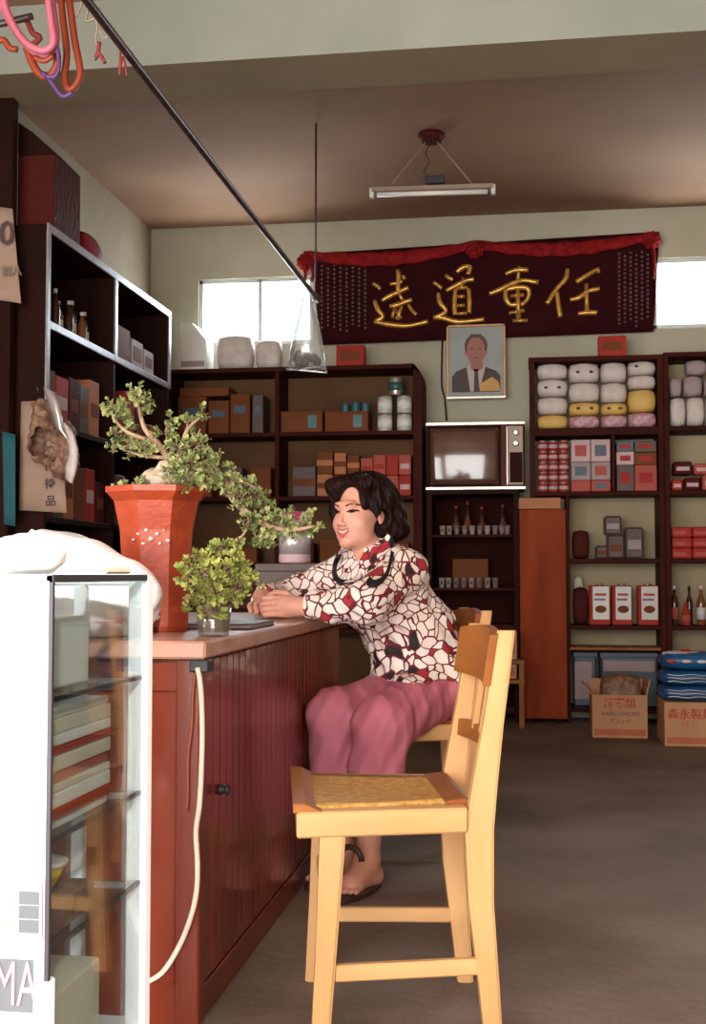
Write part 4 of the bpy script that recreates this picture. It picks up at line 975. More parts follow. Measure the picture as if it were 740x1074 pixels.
for z in (.27 + .027, zq - .0015): MB().box(x0, x1, YS - .31, YS - .04, z - .022, z, .002).build('board', 'brown_wood', t)
for x in (x0 + .02, x1 - .02):
    for yy in (YS - .29, YS - .06): MB().box(x - .016, x + .016, yy - .016, yy + .016, 0, zq - .023, .002).build('leg', 'brown_wood', t)
# ------------------------------------------------------------ television
YT = YS - .02; x0, x1 = at(447, 480, Y=YT).x, at(550, 480, Y=YT).x; z0 = MT + .001; z1 = at(500, 443, Y=YT).z; H_ = z1 - z0
t = thing('television', 'old wooden-cased television with dull grey screen on the dark cabinet', 'television', ((x0 + x1) / 2, YT + .15, z0))
m = MB(); m.box(x0, x1, YT + .02, YT + .32, z0, z1, .008); m.build('case', 'tv_wood', t)
MB().box(x0 - .004, x1 + .004, YT - .006, YT + .03, z1 - .018, z1 + .004, .003).build('top_trim', 'silver_trim', t)
MB().box(x0 - .006, x1 + .006, YT - .008, YT + .03, z0, z0 + .02, .003).build('bottom_trim', 'silver_trim', t)
xs0, xs1 = x0 + .022, x0 + (x1 - x0) * .735; zs0, zs1 = z0 + .032, z1 - .03
m = MB(); n1, n2 = 14, 10; V_ = []
for i in range(n1 + 1):
    row = []
    for j in range(n2 + 1):
        u = i / n1 * 2 - 1; v = j / n2 * 2 - 1
        su = u * (1 - .035 * v * v); sv = v * (1 - .05 * u * u)
        row.append(m.bm.verts.new(((xs0 + xs1) / 2 + su * (xs1 - xs0) / 2, YT - .004 + .022 * (u * u + v * v) * .6, (zs0 + zs1) / 2 + sv * (zs1 - zs0) / 2)))
    V_.append(row)
for i in range(n1):
    for j in range(n2): m.bm.faces.new((V_[i][j], V_[i + 1][j], V_[i + 1][j + 1], V_[i][j + 1])).smooth = True
o = m.build('screen', 'tv_screen', t); md = o.modifiers.new('s', 'SOLIDIFY'); md.thickness = .015; md.offset = -1
m = MB(); m.box(xs0 - .014, xs0, YT, YT + .022, zs0 - .01, zs1 + .01, .003).box(xs1, xs1 + .014, YT, YT + .022, zs0 - .01, zs1 + .01, .003).box(xs0 - .014, xs1 + .014, YT, YT + .022, zs1 - .004, zs1 + .01, .003).box(xs0 - .014, xs1 + .014, YT, YT + .022, zs0 - .01, zs0 + .004, .003); m.build('bezel', 'dark_wood', t)
xp0, xp1 = x0 + (x1 - x0) * .83, x1 - .010
pn = MB().box(xp0, xp1, YT + .004, YT + .024, z0 + .03, z1 - .026, .003).build('control_panel', 'tv_panel', t)
MB().box(xp0 + .012, xp1 - .004, YT + .001, YT + .006, z0 + .045, z0 + H_ * .55, .002).build('speaker_grille', 'dark_wood', pn)
for zz in (.84, .68):
    MB().lathe([(.022, 0), (.022, .008), (.014, .010), (.013, .020)], n=16, mtx=Matrix.Translation(((xp0 + xp1) / 2 + .002, YT + .005, z0 + H_ * zz)) @ Matrix.Rotation(PI / 2, 4, 'X')).build('dial', 'silver_trim', pn)
MB().box(xp0 - .008, xp0 - .002, YT - .002, YT + .024, z0 + .03, z1 - .03, .001).build('panel_trim', 'silver_trim', t)
# portrait
YP = 8.235; x0, x1 = at(468, 380, Y=YP).x, at(530, 380, Y=YP).x; z0, z1 = at(500, 418, Y=YP).z, at(500, 340, Y=YP).z; Wd, H_ = x1 - x0, z1 - z0
t = thing('framed_portrait', 'framed portrait photograph of a man in dark suit and tie above the television', 'picture', ((x0 + x1) / 2, YP, z0))
def lean(y, z): return y
m = MB(); f_ = .017
m.box(x0, x0 + f_, YP, YP + .03, z0, z1, .003).box(x1 - f_, x1, YP, YP + .03, z0, z1, .003).box(x0, x1, YP, YP + .03, z1 - f_, z1, .003); m.build('frame', 'picture_frame', t)
MB().box(x0 - .002, x1 + .002, YP - .002, YP + .03, z0, z0 + f_, .003).build('frame_bottom', 'silver_trim', t)
MB().box(x0 + .05, x1 - .05, YP + .02, YB, z0 + .02, at(500, 366, Y=8.3).z - .01).build('backing_block', 'dark_wood', t)
pic = MB().box(x0 + .01, x1 - .01, YP + .012, YP + .02, z0 + .01, z1 - .01).build('print', 'photo_sky', t)
def pp(pts, m_, nm, lay):
    q = MB(); q.prism([(x0 + Wd * u, z0 + H_ * v) for u, v in pts], 'y', YP + .012 - .0006 * lay, YP + .0125); q.build(nm, m_, pic)
def el(cx, cz, a, b, n=24, a0=0, a1=2 * PI): return [(cx + a * math.cos(w), cz + b * math.sin(w)) for w in np.linspace(a0, a1, n, endpoint=a1 < 6.2)]
pp([(.09, .09), (.09, .30), (.16, .37), (.34, .43), (.66, .43), (.84, .37), (.91, .30), (.91, .09)], 'photo_suit', 'suit', 1)
pp([(.40, .10), (.34, .43), (.42, .48), (.62, .48), (.66, .43), (.55, .10)], 'photo_shirt', 'shirt', 2)
pp([(.46, .10), (.47, .36), (.45, .40), (.55, .40), (.53, .36), (.56, .10)], 'photo_suit', 'tie', 3)
pp([(.41, .40), (.41, .55), (.61, .55), (.62, .41), (.51, .37)], 'photo_skin', 'neck', 3)
pp(el(.50, .72, .195, .150), 'photo_hair', 'hair', 3)
pp(el(.50, .645, .155, .19), 'photo_skin', 'face', 4)
for s_ in (-1, 1):
    pp(el(.50 + .165 * s_, .63, .028, .05, 10), 'photo_skin', 'ear', 3)
    pp(el(.50 + .065 * s_, .675, .030, .010, 10), 'photo_hair', 'eye', 5)
pp(el(.50, .555, .045, .010, 10), 'photo_hair', 'mouth', 5)
pp([(.38, .79), (.36, .73), (.34, .70), (.335, .80), (.42, .87), (.58, .87), (.665, .80), (.66, .70), (.63, .77), (.55, .82), (.44, .82)], 'photo_hair', 'hairline', 5)
pp([(.56, .10), (.57, .20), (.68, .25), (.77, .29), (.88, .22), (.91, .10)], 'photo_gold', 'orange_patch', 6)
c = MB().tube([at(464, 346, Y=8.33), at(463, 380, Y=8.33), at(463, 405, Y=8.33), at(466, 418, Y=8.33), at(468, 441, Y=8.31)], .006, 6).build('hanging_cable', 'dark_wood'); tag(c, 'dark cable running down the wall left of the framed portrait', 'cable')
# ------------------------------------------------------------ banner
YN = 8.30
def bn(px, py, dy=0): return at(px, py, Y=YN - dy)
t = thing('wall_banner', 'long dark maroon cloth banner with four gold Chinese characters on back wall', 'banner', tuple(bn(505, 352)))
m = MB(); nx = 48; ny = 8; V_ = []
for i in range(nx + 1):
    u = i / nx; row = []
    for j in range(ny + 1):
        v = j / ny; top = 268 - 23 * u - 2; bot = 362 - 14 * u
        row.append(m.bm.verts.new(bn(327 + 364 * u - (u * 6 - 8 * (1 - u)) * v, top + (bot - top) * v, .006 + .006 * math.sin(u * 26 + v * 2) + .004 * math.sin(u * 61))))
    V_.append(row)
for i in range(nx):
    for j in range(ny): m.bm.faces.new((V_[i][j], V_[i][j + 1], V_[i + 1][j + 1], V_[i + 1][j])).smooth = True
o = m.build('cloth', 'banner_cloth', t); md = o.modifiers.new('s', 'SOLIDIFY'); md.thickness = .006; md.offset = 0
for (pa, pb) in (((318, 268), (498, 257)), ((498, 257), (684, 248))):
    m = MB(); n = 26; rows = []
    for i in range(n + 1):
        u = i / n; x = pa[0] + (pb[0] - pa[0]) * u; y = pa[1] + (pb[1] - pa[1]) * u + 9 * math.sin(PI * u); w = 4.5 + 3.5 * math.sin(PI * u) + .8 * math.sin(u * 40)
        rows.append([m.bm.verts.new(bn(x, y + w * math.sin(a), .035 + .022 * math.cos(a) + .005 * math.sin(u * 55 + a * 2))) for a in np.linspace(0, 2 * PI, 9)[:-1]])
    for i in range(n):
        for k in range(8): m.bm.faces.new((rows[i][k], rows[i][(k + 1) % 8], rows[i + 1][(k + 1) % 8], rows[i + 1][k])).smooth = True
    m.build('red_bunting', 'bunting_red', t)
for (a, b, r_) in ((320, 275, .060), (498, 262, .062), (683, 252, .060)):
    c = bn(a, b, .055); m = MB(); R_ = random.Random(a)
    for ring, (nn, rr, dy) in enumerate(((9, .72, .0), (7, .45, .018), (1, 0, .03))):
        for k in range(nn):
            w = 2 * PI * k / nn + ring * .4; m.ball((c.x + r_ * rr * math.cos(w), c.y - dy, c.z + r_ * rr * math.sin(w)), (r_ * .36, .022, r_ * .36), 8, 6, .12, R_)
    m.build('rosette', 'bunting_red', t)
for (a, b, y0, y1) in ((314, 322, 276, 300), (322, 330, 278, 296), (680, 688, 258, 292)):
    m = MB(); m.tube([bn((a + b) / 2, y0, .04), bn((a + b) / 2 + 2, (y0 + y1) / 2, .045), bn((a + b) / 2 + 1, y1, .04)], [.028, .022, .016], 8, flat=.5); m.build('ribbon_tail', 'bunting_red', t)
A_ = lambda x, y: bn(380 + x / 5.692, 265 + y / 5.692, .024); B_ = lambda x, y: bn(505 + x / 5.482, 265 + y / 5.482, .024)
CH = [(A_, [[(205, 105), (215, 130), (212, 240)], [(240, 135), (252, 160)], [(165, 188), (215, 180), (235, 170)], [(115, 288), (160, 260), (215, 235), (275, 208)], [(215, 235), (240, 290)], [(160, 322), (200, 315), (240, 300), (295, 282)], [(195, 330), (175, 388)], [(235, 320), (205, 400)], [(272, 310), (300, 350), (322, 372)], [(200, 345), (230, 395)], [(62, 185), (82, 195), (108, 218)], [(72, 285), (92, 340), (122, 382), (78, 408)], [(70, 412), (150, 428), (250, 438), (320, 428), (392, 410)]]),
      (A_, [[(495, 132), (515, 150), (540, 162)], [(560, 118), (600, 88), (642, 84), (628, 132)], [(498, 228), (570, 190), (620, 166), (665, 160)], [(602, 150), (585, 212)], [(555, 215), (548, 300), (552, 372)], [(632, 212), (638, 290), (635, 362)], [(560, 212), (628, 208)], [(565, 262), (610, 262)], [(565, 315), (610, 315)], [(555, 366), (625, 360)], [(422, 178), (445, 190), (472, 215)], [(452, 240), (462, 300), (498, 350), (425, 392)], [(422, 385), (480, 390), (560, 412), (650, 408), (728, 398)]]),
      (B_, [[(135, 122), (200, 100), (268, 100)], [(42, 236), (100, 215), (170, 180), (240, 160), (325, 172)], [(215, 78), (206, 170)], [(140, 212), (138, 262), (165, 300), (205, 296)], [(140, 214), (205, 200), (268, 210), (262, 268), (225, 302)], [(165, 250), (242, 244)], [(206, 190), (212, 385)], [(155, 348), (245, 332)], [(178, 392), (265, 390)]]),
      (B_, [[(492, 92), (482, 150), (425, 215), (375, 295)], [(432, 225), (440, 300), (452, 372)], [(668, 92), (610, 128), (540, 170)], [(668, 88), (672, 118)], [(505, 272), (560, 258), (610, 222), (678, 208)], [(602, 180), (604, 345)], [(552, 352), (605, 345), (664, 346)]])]
for fn, st in CH:
    m = MB()
    for P in st:
        pts = [fn(*p) for p in P]; n = len(pts); L_ = sum((pts[i + 1] - pts[i]).length for i in range(n - 1))
        big = .0180 if L_ > .12 else .0145
        rr = [big * (.75 + .35 * math.sin(1 + 2.6 * i / max(1, n - 1))) for i in range(n)]; rr[-1] = big * 1.0; rr[0] = big * .8
        m.tube(pts, rr, 8, smooth=4)
    m.build('gold_character', 'gold', t)
R_ = random.Random(5)
for (a, b, n, y0, y1) in ((334, 386, 8, 279, 353), (646, 682, 6, 266, 344)):
    for i in range(n):
        m = MB(); px = a + (b - a) * (i + .5) / n
        py = y0 + (3 if i % 2 else 0)
        y_end = y1 - R_.uniform(0, 10)
        while py < y_end:
            p = bn(px, py - (px - a) * .05, .020); s_ = .0085
            m.box(p.x - s_, p.x + s_, p.y, p.y + .003, p.z - .0015, p.z + .0015)
            m.box(p.x - .0012, p.x + .0012, p.y, p.y + .003, p.z - s_, p.z + s_)
            if R_.random() < .6: m.box(p.x - s_, p.x + s_, p.y, p.y + .003, p.z - s_, p.z - s_ + .002)
            if R_.random() < .5: m.box(p.x - s_ * .7, p.x + s_ * .7, p.y, p.y + .003, p.z + s_ * .6, p.z + s_ * .9)
            py += 4.6
        m.build('inscription_column', 'faded_ink', t)
# red boxes on top of the shelving
pixbox('red_box', 'small red box lying on top of the left shelving under the banner', 352, 382, 362, 377, YS + .05, .10, 'red_card', z0=LTOP + .001, cat='box', front=(.15, .85, .3, .7), fm='brown_card')
pixbox('red_box', 'small red box lying on top of the right shelving under the banner', 627, 657, 352, 366, YS + .05, .10, 'red_card', z0=RTOP + .001, cat='box', front=(.15, .85, .3, .7), fm='brown_card')
# white things on top of left unit below the window
for i, (a, b, c, m_) in enumerate(((186, 214, 338, 'white_card'), (222, 262, 350, 'white_pack'), (264, 292, 356, 'white_pack'))):
    if i == 0:
        p0 = bx(a); p1 = bx(b); zt_ = bzz(c, 200); t = thing('white_box', 'tall white box with slanted corner on top of the left shelving', 'box', ((p0 + p1) / 2, 8.1, LTOP + .001))
        MB().prism([(p0, LTOP + .001), (p1, LTOP + .001), (p1, zt_ - .12), (p0 + .09, zt_), (p0, zt_)], 'y', YS + .02, YS + .22, .003).build('body', m_, t)
        MB().box(p0 + .01, p1 - .01, YS + .018, YS + .022, LTOP + .02, LTOP + .06).build('label_band', 'mauve_card', t)
    else:
        soft_pack('clear_wrapped_pack', ['', 'wide pale wrapped pack on the left shelving below the window', 'narrow pale wrapped pack on left shelving, right of the wide one'][i], bx(a), bx(b), YS + .04, YS + .2, LTOP + .001, bzz(c, 200), m_, 'pale packs below the window', seed=120 + i)
# ------------------------------------------------------------ left back unit contents
z0 = LZ[0] + .001
for i, (a, b, c, m_) in enumerate(((186, 216, 416, 'brown_card'), (218, 240, 420, 'brown_card'), (241, 262, 413, 'brown_card'), (264, 276, 414, 'dark_pack'))):
    pixbox('brown_box', [f'brown box on the top back shelf, leftmost', 'second brown box from the left on the top back shelf', 'third brown box from the left on the top back shelf', 'narrow dark box at the end of the brown ones'][i], a, b, c, 448, YG, .2, m_, z0=z0, cat='box', group='brown boxes on the top left back shelf', front=(.2, .8, .5, .7), fm='blue_grey')
pixbox('brown_box', 'flat brown box lying across the leftmost brown ones', 188, 240, 406, 415, YG, .2, 'brown_card', z0=at(215, 416, Y=YG).z + .002, cat='box')
for i, (a, b) in enumerate(((294, 338), (340, 386))):
    pixbox('brown_box', ['low tan-brown box right of the upright, back shelf', 'low tan-brown box below the blue tins'][i], a, b, 431, 450, YG, .2, 'brown_card', z0=z0, cat='box', group='low tan-brown boxes', front=(.66, .86, .2, .8), fm='tin_teal')
zb_ = at(363, 431, Y=YG).z + .002
for i, p in enumerate((362, 373, 383)):
    tin('blue_tin', f'{ORD[i]} of three dark teal tins lying over the low brown box', at(p, 425, Y=YG + .08).x, YG + .08, zb_, .030, .055 if i != 1 else .065, 'tin_teal', 'teal tins on the brown box', lid='blue_grey')
for i, (p, dz) in enumerate(((403.5, 0), (424, 0), (415, 1))):
    r_ = .050
    for lev in ((0, 1) if dz == 0 else (2,)):
        hh = (bzz(414, 410) - z0) / 2
        tin('milk_tin', [['lower white tin of the left pair near the rounded corner', 'upper white tin of the left pair near the rounded corner'], ['lower white tin of the right pair near the rounded corner', 'upper white tin of the right pair near the rounded corner'], ['', '', 'pale green tin on top of the white tins']][i][lev], at(p, 425, Y=YG + .06).x, YG + .06, z0 + (hh + .004) * lev, r_, hh - .004, 'tin_pale' if lev < 2 else 'tin_metal', 'white tins near the rounded shelf corner', band=(.25, .75, 'white_card' if lev < 2 else 'bottle_green'))
z0 = LZ[1] + .001
cols = ['orange_card', 'brown_card', 'pinkred_card', 'red_card']
for c, (a, b) in enumerate(((305, 330), (331, 348), (349, 362), (363, 376))):
    nr = 2 if c else 1; top = (488, 472, 474, 476)[c]; H_ = (bzz(top, 350) - z0) / nr
    for r_ in range(nr):
        m_ = 'dark_pack' if c == 0 else (('orange_card' if (c + r_) % 2 else 'brown_card'))
        carton('goods_box', f'{"dark" if c == 0 else ("orange" if (c + r_) % 2 else "brown")} box in {ORD[c]} column from the left, {["bottom", "upper"][r_]}, second back shelf', bx(a) + .002, bx(b) - .002, YG, YG + .16, z0 + H_ * r_, z0 + H_ * (r_ + 1) - .003, m_, cat='box', group='boxes on the second left back shelf', band=(.35, .6), bandm='brown_card' if m_ != 'brown_card' else 'orange_card')
for c in range(4):
    a = 377 + c * 13.4; H_ = (bzz(476 if c != 0 else 479, 400) - z0) / 2
    for r_ in range(2):
        carton('red_packet', f'{["lower", "upper"][r_]} pinkish red packet, {ORD[c]} from the left, beside her head on the shelf', bx(a) + .002, bx(a + 13.4) - .002, YG, YG + .14, z0 + H_ * r_, z0 + H_ * (r_ + 1) - .003, 'pinkred_card' if (c + r_) % 3 else 'red_card', cat='package', group='red packets beside her head', front=(.12, .88, .3, .55), fm='pale_pink' if c == 3 else 'red_card')
for c, (a, m_) in enumerate(((200, 'brown_card'), (232, 'dark_pack'), (262, 'brown_card'))):
    pixbox('goods_box', ['brown box on the second back shelf, leftmost', 'dark box on the second back shelf behind the plant', 'brown box on the second back shelf, beside the upright'][c], a, a + 22, 490, 517, YG, .15, m_, z0=z0, cat='box', group='boxes behind the plant')
for k, zr in enumerate((LZ[2], LZ[3])):
    for c in range(5):
        a = (240, 300, 334, 368, 400)[c] + 2 * k
        carton('goods_box', f'{"dark maroon" if (c + k) % 2 else "brown"} box {ORD[c]} from the left on the {["third", "fourth"][k]} back shelf', bx(a), bx(a + 28), YG, YG + .15, zr + .001, zr + .001 + .10 + .03 * ((c * 7 + k) % 3), 'maroon_pack' if (c + k) % 2 else 'brown_card', cat='box', group=f'boxes on the {["third", "fourth"][k]} left back shelf')

# ================================================================== LEFT WALL CABINET
XC = -2.2; cy0, cy1 = 5.29, 7.22; ct = 2.57
t = thing('wall_cabinet', 'dark open cabinet with pale metal-edged shelves along the left wall', 'cabinet', (-2.45, 6.25, 0))
MB().box(XL + .004, XC, cy0, cy0 + .03, 0, ct, .003).build('end_panel', 'dark_wood', t)
MB().box(XL + .004, XL + .02, cy0 + .03, cy1, 0, ct).build('back_panel', 'cabinet_dark', t)
cm = at(121, 350, X=XC).y
lz = [2.12, 1.66, 1.22, .78, .34]
for y_ in (cm, cy1 - .02): MB().box(XL + .02, XC - .004, y_ - .014, y_ + .014, 0, ct - .02, .002).build('upright', 'dark_wood', t)
MB().box(XL + .02, XC - .004, cy0 + .03, cy1, ct - .03, ct, .002).build('top_board', 'dark_wood', t)
for z in lz: MB().box(XL + .02, XC - .004, cy0 + .03, cy1, z - .028, z, .002).build('shelf_board', 'dark_wood', t)
m = MB().box(XC - .004, XC + .006, cy0, cy1 + .004, ct - .035, ct + .004, .002); m.build('metal_edge', 'edge_metal', t)
MB().box(XC - .004, XC + .006, cy0, cy1 + .004, lz[0] - .032, lz[0] + .004, .002).build('metal_edge', 'edge_metal', t)
for y_ in (cy0 + .016, cm, cy1 - .016): MB().box(XC - .004, XC + .007, y_ - .018, y_ + .018, lz[0] - .03 if y_ > cy0 + .1 else 1.75, ct - .03, .002).build('metal_edge', 'edge_metal', t)
R_ = random.Random(11)
# bottles along the upper shelf
for i in range(8):
    y_ = cy0 + .10 + i * .088; hh = .17 + .02 * (i % 3)
    bottle(f'{ORD[i]} small bottle from the near end on the upper metal-edged shelf', XC - .07 - .02 * (i % 2), y_, lz[0] + .001, .024, hh, 'bottle_dark' if i % 3 else 'bottle_amber', 'ceramic', 'cream_card' if i % 2 else None, 'bottles on the metal-edged shelf')
for i, (y0_, y1_, hh, m_) in enumerate(((cm + .06, cm + .33, .20, 'brown_card'), (cm + .36, cm + .56, .17, 'mauve_card'), (cm + .58, cm + .76, .15, 'mauve_card'))):
    t = thing('goods_box', ['brown box past the middle upright on the metal-edged shelf', 'mauve box in the middle of the far metal-edged bay', 'mauve box at the far end of the metal-edged shelf'][i], 'box', (XC - .14, y0_, lz[0] + .001), 'boxes in the far bay of the cabinet')
    MB().box(XC - .26, XC - .03, y0_, y1_, lz[0] + .001, lz[0] + hh, .004).build('body', m_, t)
    MB().box(XC - .031, XC - .028, y0_ + .03, y1_ - .03, lz[0] + .05, lz[0] + hh - .04).build('front_label', 'brown_card', t)
k_ = 0
for li, z in enumerate(lz[1:4]):
    y_ = cy0 + .06; n = 0
    while y_ < cy1 - .2 and n < 10:
        w_ = R_.uniform(.12, .17); hh = R_.uniform(.17, .32); m_ = ['brown_card', 'maroon_pack', 'orange_card', 'red_card', 'dark_pack'][(n * 3 + li) % 5]
        if not (y_ < cm + .02 and y_ + w_ > cm - .02):
            cn = {'brown_card': 'brown', 'maroon_pack': 'maroon', 'orange_card': 'orange', 'red_card': 'red', 'dark_pack': 'dark'}[m_]
            t = thing('goods_box', f'{cn} box, {ORD[n]} from the near end on the {["second", "third", "fourth"][li]} shelf of the left cabinet', 'box', (XC - .12, y_, z + .001), f'boxes on the {["second", "third", "fourth"][li]} cabinet shelf')
            MB().box(XC - .22, XC - .03, y_, y_ + w_ - .01, z + .001, z + hh, .005).build('body', m_, t)
            MB().box(XC - .031, XC - .0285, y_ + .02, y_ + w_ - .03, z + hh * .35, z + hh * .6).build('front_label', 'pale_pink' if m_ == 'red_card' else 'brown_card', t)
            n += 1
        y_ += w_
# things on top of the cabinet
q0 = at(18, 200, Y=5.36); q1 = at(64, 200, Y=5.36)
t = thing('storage_box', 'dark red-brown box with raised lid on top of the left cabinet', 'box', ((q0.x + q1.x) / 2, 5.5, ct + .001))
zt_ = at(40, 162, Y=5.36).z
MB().box(q0.x, min(q1.x, -2.2), 5.36, 5.70, ct + .001, zt_, .005).build('body', 'maroon_pack', t)
xm = q0.x; xe = min(q1.x, -2.2)
MB().prism([(xm, zt_), (xe, zt_), ((xm + xe) / 2 - .02, zt_ + .11), (xm, zt_ + .16)], 'y', 5.36, 5.70, .003).build('lid', 'dark_wood', t)
q = at(83, 240, X=-2.27)
soft_pack('red_bag', 'bright red-orange bag lying on the left cabinet beside the dark box', -2.38, -2.21, 5.74, 6.08, ct + .001, ct + .12, 'bunting_red', cat='bag', seed=200)
c = MB().box(at(0, 170, Y=5.20).x - .05, at(14, 170, Y=5.20).x, 5.19, 5.25, 0, 3.40, .004).build('wooden_post', 'dark_wood'); tag(c, 'dark wooden post at the left edge in front of the cabinet', 'post')
# calendar and papers hung on the post and the end panel
def sheet(name, label, cat, P, m_, Y, curl=.02, lines=None):
    """P: four pixel corners TL TR BR BL at depth Y"""
    t = thing(name, label, cat, tuple(at(*P[3], Y=Y))); m = MB(); n = 8; V_ = []
    for i in range(n + 1):
        row = []
        for j in range(n + 1):
            u, v = i / n, j / n
            x = (P[0][0] * (1 - u) + P[1][0] * u) * (1 - v) + (P[3][0] * (1 - u) + P[2][0] * u) * v
            y = (P[0][1] * (1 - u) + P[1][1] * u) * (1 - v) + (P[3][1] * (1 - u) + P[2][1] * u) * v
            row.append(m.bm.verts.new(at(x, y, Y=Y - curl * v * v)))
        V_.append(row)
    for i in range(n):
        for j in range(n): m.bm.faces.new((V_[i][j], V_[i][j + 1], V_[i + 1][j + 1], V_[i + 1][j])).smooth = True
    o = m.build('paper_sheet', m_, t); md = o.modifiers.new('s', 'SOLIDIFY'); md.thickness = .002
    for txt, sz, px, py, mm in (lines or []):
        text_mesh(txt, sz, 'printed_text', mm, t, at(px, py, Y=Y - curl - .004), depth=.0005, bold=.001)
    return t
sheet('wall_calendar', 'paper calendar sheet hanging at the left edge with big dark numeral', 'calendar', [(-22, 214), (13, 219), (22, 318), (-20, 312)], 'paper', 5.18, .03, [('10', .16, -2, 246, 'ink_dark'), ('初八', .05, 12, 285, 'faded_ink')])
sheet('notice_paper', 'pale paper notice with vertical Chinese print hanging behind the plastic bag', 'paper', [(22, 421), (62, 420), (70, 538), (20, 535)], 'paper', 5.26, .01, [('優', .052, 52, 489, 'ink_dark'), ('待', .052, 52, 508, 'ink_dark'), ('品', .052, 53, 526, 'ink_dark')])
t = thing('snack_bag', 'clear bag of brown and white goods hung over the pale notice', 'bag', tuple(at(58, 500, Y=5.18)))
F_ = Field(tuple(at(28, 510, Y=5.22) - Vector((0, .1, 0))), tuple(at(88, 402, Y=5.22) + Vector((0, .02, 0))), .005)
F_.caps(tuple(at(40, 425, Y=5.18)), tuple(at(46, 470, Y=5.17)), .028, .07, .03); F_.caps(tuple(at(50, 462, Y=5.17)), tuple(at(64, 492, Y=5.17)), .068, .045, .02)
F_.caps(tuple(at(70, 450, Y=5.17)), tuple(at(74, 490, Y=5.17)), .035, .040, .015)
q = tuple(slice(0, n) for n in F_.D.shape); X, Y_, Z = F_.grid(q); F_.D = (F_.D + .007 * np.sin(X * 90 + Z * 50) * np.cos(Z * 80 - X * 40)).astype(np.float32)
F_.build('contents', 'snack', t); del F_
def strip(name, P, ws, m_, Y):
    m = MB(); rows = []
    for i, (p, w) in enumerate(zip(P, ws)):
        rows.append([m.bm.verts.new(at(p[0] + w * u, p[1] + 3 * u, Y=Y - .012 * (1 - u * u) + .008 * math.sin(i * 2.1 + u * 2))) for u in np.linspace(-1, 1, 6)])
    for i in range(len(rows) - 1):
        for k in range(5): m.bm.faces.new((rows[i][k], rows[i + 1][k], rows[i + 1][k + 1], rows[i][k + 1])).smooth = True
    o = m.build(name, m_, t); md = o.modifiers.new('s', 'SOLIDIFY'); md.thickness = .002
strip('white_flap', [(52, 409), (56, 422), (60, 436), (63, 450), (68, 458)], [7, 7, 6, 5, 4], 'foil', 5.07)
strip('crinkled_edge', [(68, 444), (73, 455), (76, 468), (77, 480), (74, 492), (72, 505)], [4, 6, 6, 5, 6, 4], 'white_pack', 5.09)
MB().tube([at(38, 404, Y=5.16), at(40, 412, Y=5.17)], .004, 6).build('string', 'dark_metal', t)
sheet('teal_cloth', 'dark teal cloth hanging beside the post at the left edge', 'cloth', [(2, 452), (16, 456), (16, 552), (4, 550)], 'teal', 5.17, .01)

# ================================================================== POLE, ROD, LAMP
PX = -1.16; pzz = 2.47
c = MB().tube([(PX, .9, pzz), (PX, 2.5, pzz + .006), (PX, 4.4, pzz), (PX, 6.6, pzz - .004)], .0125, 10, smooth=3).build('hanging_pole', 'pole_metal'); tag(c, 'long dark metal pole suspended horizontally under the ceiling', 'pole')
t = thing('hanging_rod', 'thin vertical rod from the ceiling holding the far pole end', 'rod', (PX, 6.5, pzz))
MB().tube([(PX, 6.5, pzz - .02), (PX, 6.5, ZC)], .0055, 8).build('rod', 'pole_metal', t)
MB().lathe([(.0175, -.014), (.02, 0), (.0175, .014)], n=14, mtx=Matrix.Translation((PX, 6.5, pzz)) @ Matrix.Rotation(PI / 2, 4, 'X')).build('clamp', 'dark_metal', t)
t = thing('hanging_rod', 'near rod from the ceiling holding the pole, above the picture edge', 'rod', (PX, 2.0, pzz))
MB().tube([(PX, 2.0, pzz - .012), (PX, 2.0, ZC)], .0055, 8).build('rod', 'pole_metal', t)
# plastic bag hung from the far end
t = thing('plastic_bag', 'clear tapering plastic bag hanging from the far end of the pole', 'bag', tuple(at(322, 386, Y=6.55)))
m = MB(); rings = []
for (xc, y_, hw_, dp) in ((325, 300, 2.0, .010), (322, 312, 5, .025), (322, 330, 10, .045), (322, 350, 15, .06), (322, 368, 18.5, .06), (321.5, 382, 20.5, .045), (321.5, 388, 21, .012)):
    c = at(xc, y_, Y=6.55); hx_ = hw_ * 6.6 / 1280
    rings.append([m.bm.verts.new((c.x + hx_ * math.copysign(abs(math.cos(a)) ** .7, math.cos(a)), c.y + dp * math.sin(a) + .006 * math.sin(3 * a + y_), c.z + .004 * math.cos(5 * a))) for a in np.linspace(0, 2 * PI, 21)[:-1]])
for i in range(len(rings) - 1):
    for k in range(20): m.bm.faces.new((rings[i][k], rings[i][(k + 1) % 20], rings[i + 1][(k + 1) % 20], rings[i + 1][k])).smooth = True
m.bm.faces.new(rings[-1]); m.build('film', 'thin_plastic', t)
MB().tube([at(300, 387, Y=6.54), at(322, 389, Y=6.54), at(343, 391, Y=6.54)], .006, 6).build('bottom_seam', 'foil', t)
MB().tube([at(301, 385, Y=6.54), at(306, 366, Y=6.53)], .005, 6).build('side_seam', 'foil', t); MB().tube([at(342, 390, Y=6.54), at(337, 366, Y=6.53)], .005, 6).build('side_seam', 'foil', t)
R_ = random.Random(4); m = MB()
for i in range(9): c = at(307 + 28 * R_.random(), 372 + 10 * R_.random(), Y=6.55); m.ball(c, .026, 8, 6, .1, R_)
m.build('contents', 'dark_pack', t)
MB().tube([at(325, 301, Y=6.55), Vector((PX + .004, 6.56, pzz + .02))], .004, 6).build('tie_string', 'ceramic', t)
